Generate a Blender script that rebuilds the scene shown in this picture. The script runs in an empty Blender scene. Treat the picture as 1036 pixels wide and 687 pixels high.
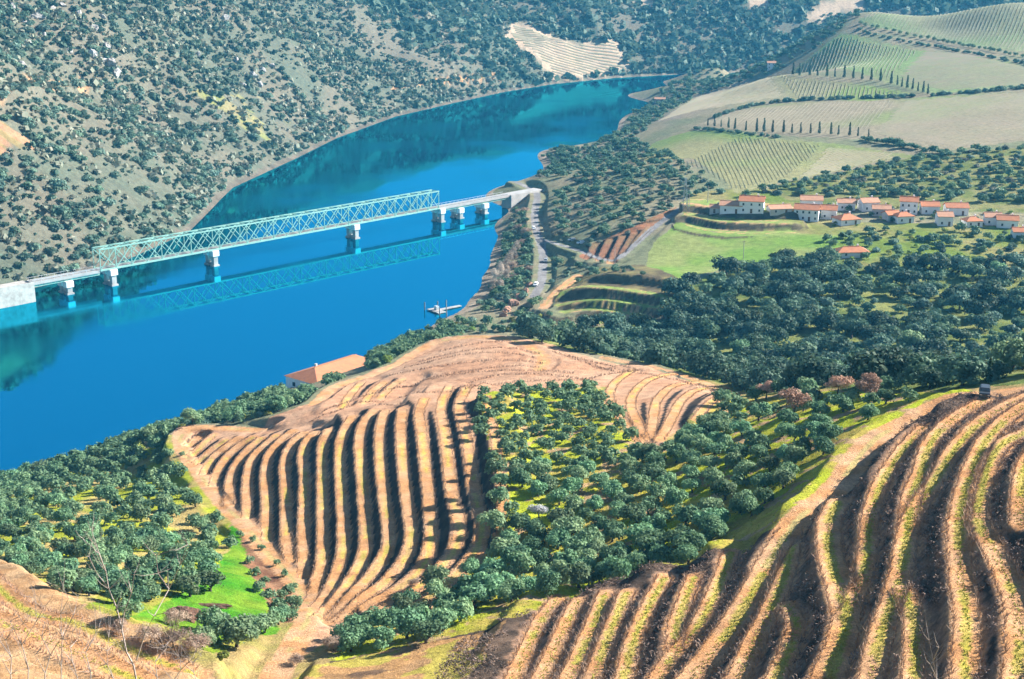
import bpy, math, random
import numpy as np
from mathutils import Vector

R = math.radians
rng = np.random.default_rng(7)
random.seed(7)
sc = bpy.context.scene
COL = sc.collection

# ------------------------------------------------------------------ camera
CAM_H = 150.0
FPX = 1423.0                      # focal length in photo pixels (photo 1036 x 687)
CX, CY = 518.0, 343.5
PITCH = math.atan(413.5 / FPX)
SP, CP = math.sin(PITCH), math.cos(PITCH)
cam_d = bpy.data.cameras.new("camera")
cam = bpy.data.objects.new("camera", cam_d)
COL.objects.link(cam)
cam.location = (0, 0, CAM_H)
cam.rotation_euler = (math.pi / 2 - PITCH, 0, 0)
cam_d.sensor_fit = 'HORIZONTAL'
cam_d.sensor_width = 36.0
cam_d.lens = 36.0 * FPX / 1036.0
cam_d.clip_start = 0.5
cam_d.clip_end = 20000
sc.camera = cam

# ------------------------------------------------------------------ sky, sun, exposure
SUN_AZ = 70.0      # degrees clockwise from the view direction (+Y) towards +X
SUN_EL = 30.0
world = bpy.data.worlds.new("World")
sc.world = world
world.use_nodes = True
wn = world.node_tree.nodes
wl = world.node_tree.links
wn.clear()
w_out = wn.new('ShaderNodeOutputWorld')
w_bg = wn.new('ShaderNodeBackground')
w_sky = wn.new('ShaderNodeTexSky')
w_sky.sky_type = 'NISHITA'
w_sky.sun_disc = False
w_sky.sun_elevation = R(SUN_EL)
w_sky.sun_rotation = R(SUN_AZ)
w_sky.altitude = 300
w_sky.air_density = 1.0
w_sky.dust_density = 0.3
w_sky.ozone_density = 3.0
w_bg.inputs['Strength'].default_value = 0.055
wl.new(w_sky.outputs[0], w_bg.inputs['Color'])
wl.new(w_bg.outputs[0], w_out.inputs['Surface'])

sun_d = bpy.data.lights.new("sun", 'SUN')
sun_d.energy = 5.0
sun_d.angle = R(0.5)
sun_d.color = (1.0, 0.95, 0.87)
sun = bpy.data.objects.new("sun", sun_d)
COL.objects.link(sun)
sdir = Vector((math.sin(R(SUN_AZ)) * math.cos(R(SUN_EL)), math.cos(R(SUN_AZ)) * math.cos(R(SUN_EL)), math.sin(R(SUN_EL))))
sun.rotation_euler = (-sdir).to_track_quat('-Z', 'Y').to_euler()
sun.location = (300, 200, 400)

vs = sc.view_settings
vs.view_transform = 'Standard'
vs.look = 'None'
vs.exposure = 1.7
vs.gamma = 1.0
vs.use_curve_mapping = False
sc.cycles.use_denoising = True
sc.cycles.max_bounces = 6
sc.cycles.diffuse_bounces = 2
sc.cycles.glossy_bounces = 3
sc.cycles.transmission_bounces = 3
sc.cycles.volume_bounces = 0
sc.cycles.transparent_max_bounces = 4
sc.cycles.use_light_tree = False

# ------------------------------------------------------------------ small helpers
def lin(r, g, b):
    f = lambda c: ((c / 255 + 0.055) / 1.055) ** 2.4 if c > 10 else c / 255 / 12.92
    return (f(r), f(g), f(b))

def vnoise(x, y, scale, seed=0):
    """smooth value noise in 0..1"""
    g = np.random.default_rng(seed).random((256, 256))
    u, v = x / scale, y / scale
    i, j = np.floor(u).astype(int), np.floor(v).astype(int)
    fu, fv = u - i, v - j
    fu = fu * fu * (3 - 2 * fu); fv = fv * fv * (3 - 2 * fv)
    a, b = g[i & 255, j & 255], g[(i + 1) & 255, j & 255]
    c, d = g[i & 255, (j + 1) & 255], g[(i + 1) & 255, (j + 1) & 255]
    return (a * (1 - fu) + b * fu) * (1 - fv) + (c * (1 - fu) + d * fu) * fv

def fbm(x, y, scale, seed=0, octv=4):
    s, a, t = 0, 1.0, 0
    for o in range(octv):
        s = s + a * vnoise(x + 31.7 * o, y - 17.3 * o, scale / 2 ** o, seed + o); t += a; a *= 0.5
    return s / t

def sstep(a, b, x):
    t = np.clip((x - a) / (b - a), 0, 1)
    return t * t * (3 - 2 * t)

def tag(o, label=None, cat=None, group=None, kind=None):
    if label: o['label'] = label
    if cat: o['category'] = cat
    if group: o['group'] = group
    if kind: o['kind'] = kind
    return o

def link(o, parent=None):
    COL.objects.link(o)
    if parent is not None: o.parent = parent
    return o

def empty(name, loc=(0, 0, 0), rz=0.0):
    o = bpy.data.objects.new(name, None)
    o.empty_display_size = 0.5
    o.location = loc; o.rotation_euler = (0, 0, rz)
    return link(o)

def raw_mesh(name, V, F, mat=None, smooth=False, col=None):
    """V (n,3), F (m,3) or (m,4) int arrays -> mesh"""
    V = np.asarray(V, dtype=np.float32); F = np.asarray(F, dtype=np.int32)
    me = bpy.data.meshes.new(name)
    k = F.shape[1]
    me.vertices.add(len(V)); me.vertices.foreach_set('co', V.ravel())
    me.loops.add(F.size); me.loops.foreach_set('vertex_index', F.ravel())
    me.polygons.add(len(F))
    me.polygons.foreach_set('loop_start', np.arange(0, F.size, k, dtype=np.int32))
    if smooth: me.polygons.foreach_set('use_smooth', np.ones(len(F), dtype=bool))
    if col is not None:
        a = me.color_attributes.new('Col', 'FLOAT_COLOR', 'POINT')
        c4 = np.ones((len(V), 4), dtype=np.float32); c4[:, :3] = col
        a.data.foreach_set('color', c4.ravel())
    me.update(calc_edges=True)
    if mat: me.materials.append(mat)
    return me

class MB:
    """collects polygons for one mesh object"""
    def __init__(s): s.v = []; s.f = []
    def poly(s, pts):
        i = len(s.v); s.v += [tuple(p) for p in pts]; s.f.append(tuple(range(i, i + len(pts)))); return s
    def hexa(s, p):  # 8 corners: bottom 4 ccw, top 4 ccw
        i = len(s.v); s.v += [tuple(q) for q in p]
        for q in ((3, 2, 1, 0), (4, 5, 6, 7), (0, 1, 5, 4), (1, 2, 6, 5), (2, 3, 7, 6), (3, 0, 4, 7)):
            s.f.append(tuple(i + k for k in q))
        return s
    def box(s, x0, x1, y0, y1, z0, z1):
        return s.hexa([(x0, y0, z0), (x1, y0, z0), (x1, y1, z0), (x0, y1, z0), (x0, y0, z1), (x1, y0, z1), (x1, y1, z1), (x0, y1, z1)])
    def bar(s, a, b, w, h=None):
        a, b = Vector(a), Vector(b); h = h or w
        d = (b - a).normalized()
        up = Vector((0, 0, 1)) if abs(d.z) < 0.98 else Vector((1, 0, 0))
        x = d.cross(up).normalized() * w / 2; y = x.cross(d).normalized() * h / 2
        return s.hexa([a - x - y, a + x - y, a + x + y, a - x + y, b - x - y, b + x - y, b + x + y, b - x + y])
    def tube(s, pts, rad, n=6):
        rings = []
        for k, p in enumerate(pts):
            p = Vector(p); q = Vector(pts[min(k + 1, len(pts) - 1)]) - Vector(pts[max(k - 1, 0)])
            d = q.normalized(); up = Vector((0, 0, 1)) if abs(d.z) < 0.9 else Vector((1, 0, 0))
            x = d.cross(up).normalized(); y = d.cross(x).normalized()
            i = len(s.v); r = rad[k] if hasattr(rad, '__len__') else rad
            s.v += [tuple(p + x * math.cos(2 * math.pi * m / n) * r + y * math.sin(2 * math.pi * m / n) * r) for m in range(n)]
            rings.append(i)
        for a, b in zip(rings, rings[1:]):
            for m in range(n):
                s.f.append((a + m, a + (m + 1) % n, b + (m + 1) % n, b + m))
        s.f.append(tuple(rings[0] + m for m in reversed(range(n)))); s.f.append(tuple(rings[-1] + m for m in range(n)))
        return s
    def mesh(s, name, mat, smooth=False):
        me = bpy.data.meshes.new(name); me.from_pydata(s.v, [], s.f)
        me.materials.append(mat); me.update()
        if smooth:
            for p in me.polygons: p.use_smooth = True
        return me
    def build(s, name, mat, parent=None, smooth=False):
        return link(bpy.data.objects.new(name, s.mesh(name, mat, smooth)), parent)

def obj(name, me, parent=None):
    return link(bpy.data.objects.new(name, me), parent)

# ------------------------------------------------------------------ materials
def nodes(name):
    m = bpy.data.materials.new(name); m.use_nodes = True
    nt = m.node_tree; nt.nodes.clear()
    out = nt.nodes.new('ShaderNodeOutputMaterial')
    p = nt.nodes.new('ShaderNodeBsdfPrincipled')
    nt.links.new(p.outputs[0], out.inputs['Surface'])
    p.inputs['Specular IOR Level'].default_value = 0.2
    return m, nt, p, out

def mix(nt, fac, a, b, mode='MIX'):
    n = nt.nodes.new('ShaderNodeMix'); n.data_type = 'RGBA'; n.blend_type = mode
    def put(sock, v):
        if isinstance(v, bpy.types.NodeSocket): nt.links.new(v, sock)
        elif isinstance(v, (int, float)): sock.default_value = v if sock.type == 'VALUE' else (v, v, v, 1)
        else: sock.default_value = (*v[:3], 1)
    put(n.inputs[0], fac); put(n.inputs[6], a); put(n.inputs[7], b)
    return n.outputs[2]

def noise(nt, scale, detail=3, rough=0.55, coord=None, lo=0.3, hi=0.7):
    n = nt.nodes.new('ShaderNodeTexNoise')
    n.inputs['Scale'].default_value = scale; n.inputs['Detail'].default_value = detail; n.inputs['Roughness'].default_value = rough
    if coord is not None: nt.links.new(coord, n.inputs['Vector'])
    r = nt.nodes.new('ShaderNodeMapRange')
    r.inputs[1].default_value = lo; r.inputs[2].default_value = hi
    nt.links.new(n.outputs['Fac'], r.inputs[0])
    return r.outputs[0]

def geo_pos(nt):
    return nt.nodes.new('ShaderNodeNewGeometry').outputs['Position']

def mat_ground():
    m, nt, p, out = nodes('ground_cover')
    pos = geo_pos(nt)
    at = nt.nodes.new('ShaderNodeAttribute'); at.attribute_name = 'Col'
    n1 = noise(nt, 0.35, 4, 0.6, pos); n2 = noise(nt, 2.2, 3, 0.6, pos, 0.25, 0.75)
    c = mix(nt, n1, mix(nt, 1.0, at.outputs['Color'], (0.74, 0.72, 0.70), 'MULTIPLY'), mix(nt, 1.0, at.outputs['Color'], (1.22, 1.2, 1.15), 'MULTIPLY'))
    c = mix(nt, n2, mix(nt, 1.0, c, (0.68, 0.68, 0.70), 'MULTIPLY'), mix(nt, 1.0, c, (1.25, 1.22, 1.18), 'MULTIPLY'))
    n3 = noise(nt, 7.0, 4, 0.7, pos, 0.3, 0.7)
    c = mix(nt, n3, mix(nt, 1.0, c, (0.62, 0.62, 0.63), 'MULTIPLY'), mix(nt, 1.0, c, (1.3, 1.28, 1.25), 'MULTIPLY'))
    nt.links.new(c, p.inputs['Base Color'])
    p.inputs['Roughness'].default_value = 0.95
    b = nt.nodes.new('ShaderNodeBump'); b.inputs['Strength'].default_value = 0.8; b.inputs['Distance'].default_value = 0.3
    nn = noise(nt, 2.2, 6, 0.72, pos, 0.2, 0.8)
    nt.links.new(nn, b.inputs['Height']); nt.links.new(b.outputs[0], p.inputs['Normal'])
    p.inputs['Specular IOR Level'].default_value = 0.05
    return m

def mat_leaf(name, dark, light, trans=0.25, nscale=0.6, hv=1):
    m, nt, p, out = nodes(name)
    oi = nt.nodes.new('ShaderNodeObjectInfo')
    pos = geo_pos(nt)
    n = noise(nt, nscale, 3, 0.6, pos)
    c = mix(nt, n, dark, light)
    hs = nt.nodes.new('ShaderNodeHueSaturation')
    mr = nt.nodes.new('ShaderNodeMapRange'); mr.inputs[3].default_value = 0.6; mr.inputs[4].default_value = 1.4
    nt.links.new(oi.outputs['Random'], mr.inputs[0]); nt.links.new(mr.outputs[0], hs.inputs['Value'])
    m2 = nt.nodes.new('ShaderNodeMath'); m2.operation = 'MULTIPLY'; m2.inputs[1].default_value = 7.31
    m3 = nt.nodes.new('ShaderNodeMath'); m3.operation = 'FRACT'
    mh = nt.nodes.new('ShaderNodeMapRange'); mh.inputs[3].default_value = 0.445 if hv else .495; mh.inputs[4].default_value = 0.52 if hv else .505
    nt.links.new(oi.outputs['Random'], m2.inputs[0]); nt.links.new(m2.outputs[0], m3.inputs[0]); nt.links.new(m3.outputs[0], mh.inputs[0])
    nt.links.new(mh.outputs[0], hs.inputs['Hue'])
    nt.links.new(c, hs.inputs['Color'])
    nt.links.new(hs.outputs[0], p.inputs['Base Color'])
    p.inputs['Roughness'].default_value = 0.65
    p.inputs['Specular IOR Level'].default_value = 0.15
    if trans > 0:
        t = nt.nodes.new('ShaderNodeBsdfTranslucent'); nt.links.new(hs.outputs[0], t.inputs['Color'])
        mx = nt.nodes.new('ShaderNodeMixShader'); mx.inputs[0].default_value = trans
        nt.links.new(p.outputs[0], mx.inputs[1]); nt.links.new(t.outputs[0], mx.inputs[2])
        nt.links.new(mx.outputs[0], out.inputs['Surface'])
    return m

def mat_plain(name, c1, c2=None, scale=1.0, rough=0.8, metal=0.0, bump=0.0, obj_coord=False):
    m, nt, p, out = nodes(name)
    c2 = c2 or tuple(v * 0.75 for v in c1)
    co = nt.nodes.new('ShaderNodeTexCoord').outputs['Object'] if obj_coord else geo_pos(nt)
    n = noise(nt, scale, 4, 0.6, co)
    nt.links.new(mix(nt, n, c1, c2), p.inputs['Base Color'])
    p.inputs['Roughness'].default_value = rough; p.inputs['Metallic'].default_value = metal
    if bump:
        b = nt.nodes.new('ShaderNodeBump'); b.inputs['Strength'].default_value = bump; b.inputs['Distance'].default_value = 0.1
        nt.links.new(n, b.inputs['Height']); nt.links.new(b.outputs[0], p.inputs['Normal'])
    return m

M = {}
M['ground'] = mat_ground()
M['olive'] = mat_leaf('olive_leaves', (0.06, 0.15, 0.08), (0.225, 0.365, 0.185), 0.32)
M['forest'] = mat_leaf('evergreen_leaves', (0.026, 0.068, 0.056), (0.115, 0.19, 0.115), 0.28, 0.35)
M['scrub'] = mat_leaf('scrub_leaves', (0.065, 0.13, 0.105), (0.195, 0.28, 0.20), 0.3, 0.12)
M['paleshrub'] = mat_leaf('pale_scrub_leaves', (0.12, 0.15, 0.10), (0.22, 0.225, 0.165), 0.2, 0.2)
M['cypress'] = mat_leaf('cypress_leaves', (0.015, 0.05, 0.035), (0.04, 0.09, 0.05), 0.1, 0.6)
M['brightshrub'] = mat_leaf('bright_shrub_leaves', (0.12, 0.20, 0.03), (0.30, 0.36, 0.08), 0.3, 0.5)
M['pink'] = mat_leaf('pink_blossom', (0.34, 0.19, 0.12), (0.50, 0.32, 0.23), 0.3, 0.8, 0)
M['palebare'] = mat_leaf('pale_twigs', (0.36, 0.29, 0.23), (0.58, 0.49, 0.40), .2, .8, 0)
M['white_bl'] = mat_leaf('white_blossom', (0.34, 0.35, 0.36), (0.58, 0.59, 0.61), 0.3, 0.8, 0)
M['bare'] = mat_leaf('bare_twigs', (0.22, 0.15, 0.11), (0.42, 0.31, 0.23), 0.15, 0.8, 0)
M['bark'] = mat_plain('bark', (0.11, 0.085, 0.065), (0.05, 0.04, 0.03), 3.0, 0.9)
M['twig'] = mat_plain('twig_bark', (0.42, 0.36, 0.33), (0.22, 0.17, 0.15), 6.0, 0.8)
M['vine'] = mat_plain('vine_wood', (0.26, 0.17, 0.115), (0.46, 0.32, 0.23), 0.8, 0.9)
M['drybrush'] = mat_plain('dry_brush', (0.34, 0.235, 0.18), (0.06, 0.045, 0.035), 0.45, 0.95)
M['vinefar'] = mat_plain('dormant_vines', (0.26, 0.215, 0.16), (0.22, 0.215, 0.135), 0.05, 0.95)
M['rock'] = mat_plain('schist_rock', (0.48, 0.45, 0.42), (0.24, 0.22, 0.20), 0.35, 0.9, bump=0.6)
M['redrock'] = mat_plain('red_rock', (0.45, 0.25, 0.17), (0.28, 0.16, 0.11), 0.35, 0.9, bump=0.6)
M['truss'] = mat_plain('green_paint', (0.27, 0.45, 0.38), (0.20, 0.36, 0.30), 0.3, 0.5)
M['concrete'] = mat_plain('concrete', (0.42, 0.41, 0.39), (0.28, 0.27, 0.26), 0.25, 0.9)
M['whitewall'] = mat_plain('whitewash', (0.82, 0.82, 0.82), (0.70, 0.70, 0.69), 0.3, 0.85)
M['oldwall'] = mat_plain('stained_masonry', (0.50, 0.47, 0.43), (0.30, 0.27, 0.24), 0.5, 0.9, bump=.5)
M['greywall'] = mat_plain('grey_render', (0.50, 0.49, 0.47), (0.38, 0.37, 0.36), 0.3, 0.85)
M['roof'] = mat_plain('clay_tiles', (0.54, 0.215, 0.10), (0.40, 0.16, 0.085), 0.6, 0.85)
M['roofpale'] = mat_plain('weathered_tiles', (0.58, 0.31, 0.19), (0.44, 0.23, 0.14), 0.6, 0.85)
M['glass'] = mat_plain('window_glass', (0.05, 0.07, 0.09), (0.03, 0.04, 0.05), 1.0, 0.15)
M['door'] = mat_plain('painted_door', (0.16, 0.09, 0.05), (0.10, 0.06, 0.04), 1.0, 0.6)
M['steel'] = mat_plain('galvanised_steel', (0.55, 0.57, 0.58), (0.42, 0.44, 0.45), 1.0, 0.5, 0.3)
M['darksteel'] = mat_plain('dark_steel', (0.10, 0.11, 0.12), (0.06, 0.07, 0.08), 1.0, 0.5, 0.3)
M['wood'] = mat_plain('weathered_wood', (0.30, 0.25, 0.20), (0.18, 0.15, 0.12), 2.0, 0.85)
M['carpaint'] = mat_plain('grey_car_paint', (0.30, 0.32, 0.34), (0.27, 0.29, 0.31), 1.0, 0.3, 0.3)
M['cardark'] = mat_plain('dark_car_paint', (0.07, 0.08, 0.09), (0.05, 0.06, 0.07), 1.0, 0.3, 0.3)
M['carwhite'] = mat_plain('white_car_paint', (0.75, 0.76, 0.77), (0.70, 0.71, 0.72), 1.0, 0.3)
M['rubber'] = mat_plain('rubber', (0.03, 0.03, 0.03), (0.02, 0.02, 0.02), 1.0, 0.9)

def mat_water():
    m, nt, p, out = nodes('river_water')
    nt.nodes.remove(p)
    d = nt.nodes.new('ShaderNodeBsdfDiffuse'); d.inputs['Color'].default_value = (0.0, 0.035, 0.085, 1)
    g = nt.nodes.new('ShaderNodeBsdfGlossy'); g.inputs['Color'].default_value = (0.02, 0.56, 0.80, 1); g.inputs['Roughness'].default_value = 0.04
    mx = nt.nodes.new('ShaderNodeMixShader'); mx.inputs[0].default_value = 0.72
    nt.links.new(d.outputs[0], mx.inputs[1]); nt.links.new(g.outputs[0], mx.inputs[2]); nt.links.new(mx.outputs[0], out.inputs['Surface'])
    pos = geo_pos(nt)
    wp = noise(nt, 0.012, 3, .6, pos, .42, .68)
    rr_ = nt.nodes.new('ShaderNodeMapRange'); rr_.inputs[3].default_value = .02; rr_.inputs[4].default_value = .16
    nt.links.new(wp, rr_.inputs[0]); nt.links.new(rr_.outputs[0], g.inputs['Roughness'])
    n = nt.nodes.new('ShaderNodeTexNoise'); n.inputs['Scale'].default_value = 0.35; n.inputs['Detail'].default_value = 3
    nt.links.new(pos, n.inputs['Vector'])
    b = nt.nodes.new('ShaderNodeBump'); b.inputs['Strength'].default_value = 0.06; b.inputs['Distance'].default_value = 0.12
    nt.links.new(n.outputs['Fac'], b.inputs['Height']); nt.links.new(b.outputs[0], g.inputs['Normal'])
    return m
M['water'] = mat_water()

# ------------------------------------------------------------------ terrain: survey points
def ray(px, py):
    """unit-depth ray of a survey sight line from the viewpoint"""
    a, b = (px - CX) / FPX, (py - CY) / FPX
    return np.array([a, CP - b * SP, -SP - b * CP])
def at_z(px, py, z=0.0):
    r = ray(px, py); t = (z - CAM_H) / r[2]
    return np.array([0, 0, CAM_H]) + r * t

FAR_SHORE = [(-900, -300), (-700, 250), (-420, 470)] + [tuple(at_z(*p)[:2]) for p in
    [(0, 300), (60, 285), (130, 262), (190, 235), (235, 190), (300, 160), (340, 140), (400, 118), (460, 104), (510, 93), (560, 85), (620, 79), (690, 75)]] + [(420, 1620), (900, 1650), (2500, 1500)]
NEAR_SHORE = [(-420, -100), (-300, 200), (-215, 320)] + [tuple(at_z(*p)[:2]) for p in
    [(0, 489), (100, 456), (170, 433), (230, 412), (300, 390), (370, 364), (400, 349), (430, 336), (460, 319), (478, 302), (490, 280), (498, 258), (505, 238), (516, 213), (535, 180), (552, 152), (600, 145), (625, 132), (636, 116), (655, 103), (676, 88)]] + [(240, 1380), (420, 1440), (900, 1480), (2500, 1350)]

def poly_dist(X, Y, pts, H=None):
    """distance to polyline, and interpolated H at the nearest point"""
    best = np.full(X.shape, 1e9); bh = np.zeros(X.shape)
    for k in range(len(pts) - 1):
        ax, ay = pts[k][:2]; bx, by = pts[k + 1][:2]
        dx, dy = bx - ax, by - ay
        t = np.clip(((X - ax) * dx + (Y - ay) * dy) / max(dx * dx + dy * dy, 1e-9), 0, 1)
        d = np.hypot(X - ax - t * dx, Y - ay - t * dy)
        m = d < best
        best = np.where(m, d, best)
        if H is not None: bh = np.where(m, H[k] + t * (H[k + 1] - H[k]), bh)
    return (best, bh) if H is not None else best

def in_poly(X, Y, poly):
    ins = np.zeros(X.shape, dtype=bool)
    n = len(poly)
    for k in range(n):
        x0, y0 = poly[k][:2]; x1, y1 = poly[(k + 1) % n][:2]
        if y0 == y1: continue
        c = ((y0 > Y) != (y1 > Y)) & (X < (x1 - x0) * (Y - y0) / (y1 - y0) + x0)
        ins ^= c
    return ins

CTRL_PX = [  # sight-line x, y and the height of the ground there
 (1036,687,88),(960,687,86.5),(850,687,80),(740,687,74),(640,687,69),(540,687,66),(420,687,63),(300,687,58),(200,687,62),
 (1036,600,87),(940,600,84.5),(850,600,79.5),(790,600,74),(700,600,70),(620,620,66),
 (1036,500,88),(960,500,84),(920,500,80),(850,500,75),(800,515,71),
 (1036,420,84),(985,420,80),(930,420,75),(900,445,73.5),(1000,395,77),(1036,393,79),
 (740,560,65),(850,475,72.5),(900,440,73),(950,412,75),
 (900,420,70.5),(820,470,66),(760,520,62.5),(700,560,60),(640,580,58),(560,600,56),(480,620,55),(400,640,54.5),(330,665,55),(600,605,60),(520,640,60),
 (800,420,62),(840,390,60),(900,392,65),(760,400,50),(700,440,54),(700,500,58),(620,520,55),(560,540,53),(500,560,50.5),(520,420,46),(600,420,49),(520,480,50),(600,460,52),(660,455,54),
 (480,400,45),(490,480,51),(487,540,51.5),(450,580,51),(400,610,49.5),(350,640,51),
 (345,440,38.5),(345,500,39.5),(340,560,41.5),(320,610,45.5),
 (200,450,24),(240,480,28),(260,540,34),(290,590,40),(310,620,45),(175,450,20),
 (175,440,19.5),(240,425,20.5),(300,412,22),(340,385,22),(400,365,20),(440,347,22),(480,340,26),(520,340,29),(560,348,31),(610,365,34.5),(660,375,37),(740,395,43),
 (400,400,32),(450,380,34),(520,375,37),(600,390,42),(680,400,46),(330,400,29),
 (600,360,12),(680,370,16),(760,385,23),(850,375,21),(950,380,19.5),(1036,385,21),
 (700,330,13),(800,320,15.8),(900,320,17),(1000,320,18.5),(700,290,16.4),(800,290,16.4),(900,280,17.8),(1000,270,19),
 (745,212,22.5),(830,218,22.7),(940,222,23),(1020,225,22.6),(863,255,19.5),(730,250,17.9),(680,270,15.8),(650,235,18.3),
 (640,288,16),(600,285,15),(640,330,5.5),(600,330,5),(580,310,8),(555,300,7),(545,240,6.5),(548,260,5.5),(543,215,8),(540,185,9),(550,290,5),(500,325,4),(470,320,2.5),
 (600,230,15),(640,200,20),(600,190,14),(680,180,24),(560,200,9.5),(650,160,20),(620,160,10),
 (780,160,27),(700,150,24),(860,165,28),(960,160,32),(1030,170,31),(740,130,30),(830,130,34),(940,120,40),(1036,110,46),(690,115,24),(760,95,36),(850,95,42),(950,95,46),(1036,90,51),
 (820,75,47),(780,78,42),(900,70,53),(1000,60,60),(860,40,62),(880,20,72),(950,30,70),(1036,40,68),(1036,5,88),(980,10,84),(720,100,18),(790,70,25),(740,75,10),(830,40,50),
 (30,612,64),(130,655,64),(17,636,67),(100,670,67),(10,687,74),(160,640,59),(180,665,61),
 (230,580,47),(260,620,50),(200,620,52),(150,600,52),(200,520,31),(120,560,44),(50,570,45),(0,580,48),(0,530,30),(60,500,20),(150,480,18),(0,500,12),(100,530,33),(250,530,32),(290,680,57.5),
]
CTRL_W = [(0,-60,170),(0,0,148.2),(-40,0,146),(50,0,147),(-4,14,139.5),(6,14,139.5),(0,40,121),(-45,40,118),(60,40,122),(0,75,102),(-70,85,96),(70,80,108),(130,90,112),(220,100,118),
 (-150,100,85),(-260,60,60),(-170,200,45),(-200,270,18),(140,180,98),(160,230,84),(130,300,52),(170,330,35),(220,260,70),(320,300,50),(400,450,35),(330,600,28),(480,700,40),(380,850,46),(520,1000,60),(600,300,60),(800,700,60),(900,1100,70),(500,1250,70),(420,1330,35),
 (150,1330,12),(1500,900,80),(1500,0,80),(600,-200,120),(-500,-300,60),(1500,-400,100),(0,-300,190),(200,1150,22),(340,1330,45)]

ctrl = [tuple(at_z(px, py, z)) for px, py, z in CTRL_PX] + CTRL_W
ctrl += [(x, y, 0.2) for x, y in NEAR_SHORE]
for pts, sgn, offs in ((NEAR_SHORE, 1, ((22, -5), (70, -11))), (FAR_SHORE, -1, ((25, -9),))):
    for k in range(1, len(pts) - 1):
        d = np.array(pts[k + 1]) - np.array(pts[k - 1]); d = d / np.linalg.norm(d)
        nrm = np.array([-d[1], d[0]]) * sgn
        for o, z in offs:
            q = np.array(pts[k]) + nrm * o
            ctrl.append((q[0], q[1], z))
ctrl = np.array(ctrl)
SC = 100.0
def tps_fit(P, lam=2e-3):
    n = len(P); X = P[:, :2] / SC
    r2 = ((X[:, None] - X[None]) ** 2).sum(-1)
    K = np.where(r2 > 0, 0.5 * r2 * np.log(np.maximum(r2, 1e-12)), 0) + lam * np.eye(n)
    Q = np.hstack([np.ones((n, 1)), X])
    A = np.block([[K, Q], [Q.T, np.zeros((3, 3))]])
    return np.linalg.solve(A, np.concatenate([P[:, 2], np.zeros(3)]))
TPS = tps_fit(ctrl)
def tps_eval(x, y):
    out = np.empty(x.shape, dtype=np.float64).ravel(); xf = x.ravel() / SC; yf = y.ravel() / SC
    n = len(ctrl); cx, cy = (ctrl[:, 0] / SC).astype(np.float32), (ctrl[:, 1] / SC).astype(np.float32)
    w = TPS[:n].astype(np.float32)
    for i in range(0, len(out), 40000):
        X = xf[i:i + 40000].astype(np.float32); Y = yf[i:i + 40000].astype(np.float32)
        r2 = (X[:, None] - cx) ** 2 + (Y[:, None] - cy) ** 2
        out[i:i + 40000] = (0.5 * r2 * np.log(np.maximum(r2, 1e-10))) @ w + TPS[n] + TPS[n + 1] * X + TPS[n + 2] * Y
    return out.reshape(x.shape)

def axis(segs):
    a = [segs[0][0]]
    for x0, x1, s0, s1 in segs:
        x = x0
        while x < x1 - 1e-6:
            f = (x - x0) / (x1 - x0); x += s0 + (s1 - s0) * f
            a.append(min(x, x1))
    a = sorted(a); o = [a[0]]
    for v in a[1:]:
        if v - o[-1] > 0.3: o.append(v)
    return np.array(o)
GX = axis([(-1500, -300, 40, 6), (-300, -90, 5, 0.7), (-90, 82, 0.47, 0.47), (82, 130, 0.7, 1.4), (130, 420, 1.4, 5), (420, 2200, 6, 60)])
GY = axis([(-300, 90, 14, 1.2), (90, 125, 1.0, 0.6), (125, 240, 0.43, 0.43), (240, 400, 0.5, 0.9), (400, 520, 1.0, 1.5), (520, 640, 1.2, 1.4), (640, 1300, 1.6, 6), (1300, 3600, 8, 60)])
XX, YY = np.meshgrid(GX, GY, indexing='ij')

FAR_POLY = FAR_SHORE + [(3500, 1500), (3500, 6000), (-4000, 6000), (-4000, -300)]
def base_height(x, y):
    zn = tps_eval(x, y)
    d = poly_dist(x, y, FAR_SHORE)
    s = np.where(in_poly(x, y, FAR_POLY), d, -d)
    slope = 0.55 + 0.16 * (fbm(x, y, 160, 11, 2) - 0.5) + .3 * sstep(60, 300, -x)
    zc = 118 + 30 * sstep(60, 300, -x) + 40 * (fbm(x, y, 260, 12, 2) - 0.5)
    zf = np.where(s > 0, zc * np.tanh(slope * np.maximum(s, 0) / zc) + 0.06 * np.maximum(s, 0), s * 0.4)
    zf = zf + sstep(5, 80, s) * ((fbm(x, y, 120, 21, 4) - 0.5) * 34 - np.abs(fbm(x, y, 75, 33, 3) - 0.5) * 22)
    return np.maximum(np.maximum(zn, -14), zf), s
ZB, SF = base_height(XX, YY)

def grid_sample(Z, x, y):
    x = np.asarray(x, dtype=float); y = np.asarray(y, dtype=float)
    i = np.clip(np.searchsorted(GX, x) - 1, 0, len(GX) - 2); j = np.clip(np.searchsorted(GY, y) - 1, 0, len(GY) - 2)
    u = np.clip((x - GX[i]) / (GX[i + 1] - GX[i]), 0, 1); v = np.clip((y - GY[j]) / (GY[j + 1] - GY[j]), 0, 1)
    return (Z[i, j] * (1 - u) + Z[i + 1, j] * u) * (1 - v) + (Z[i, j + 1] * (1 - u) + Z[i + 1, j + 1] * u) * v

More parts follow.
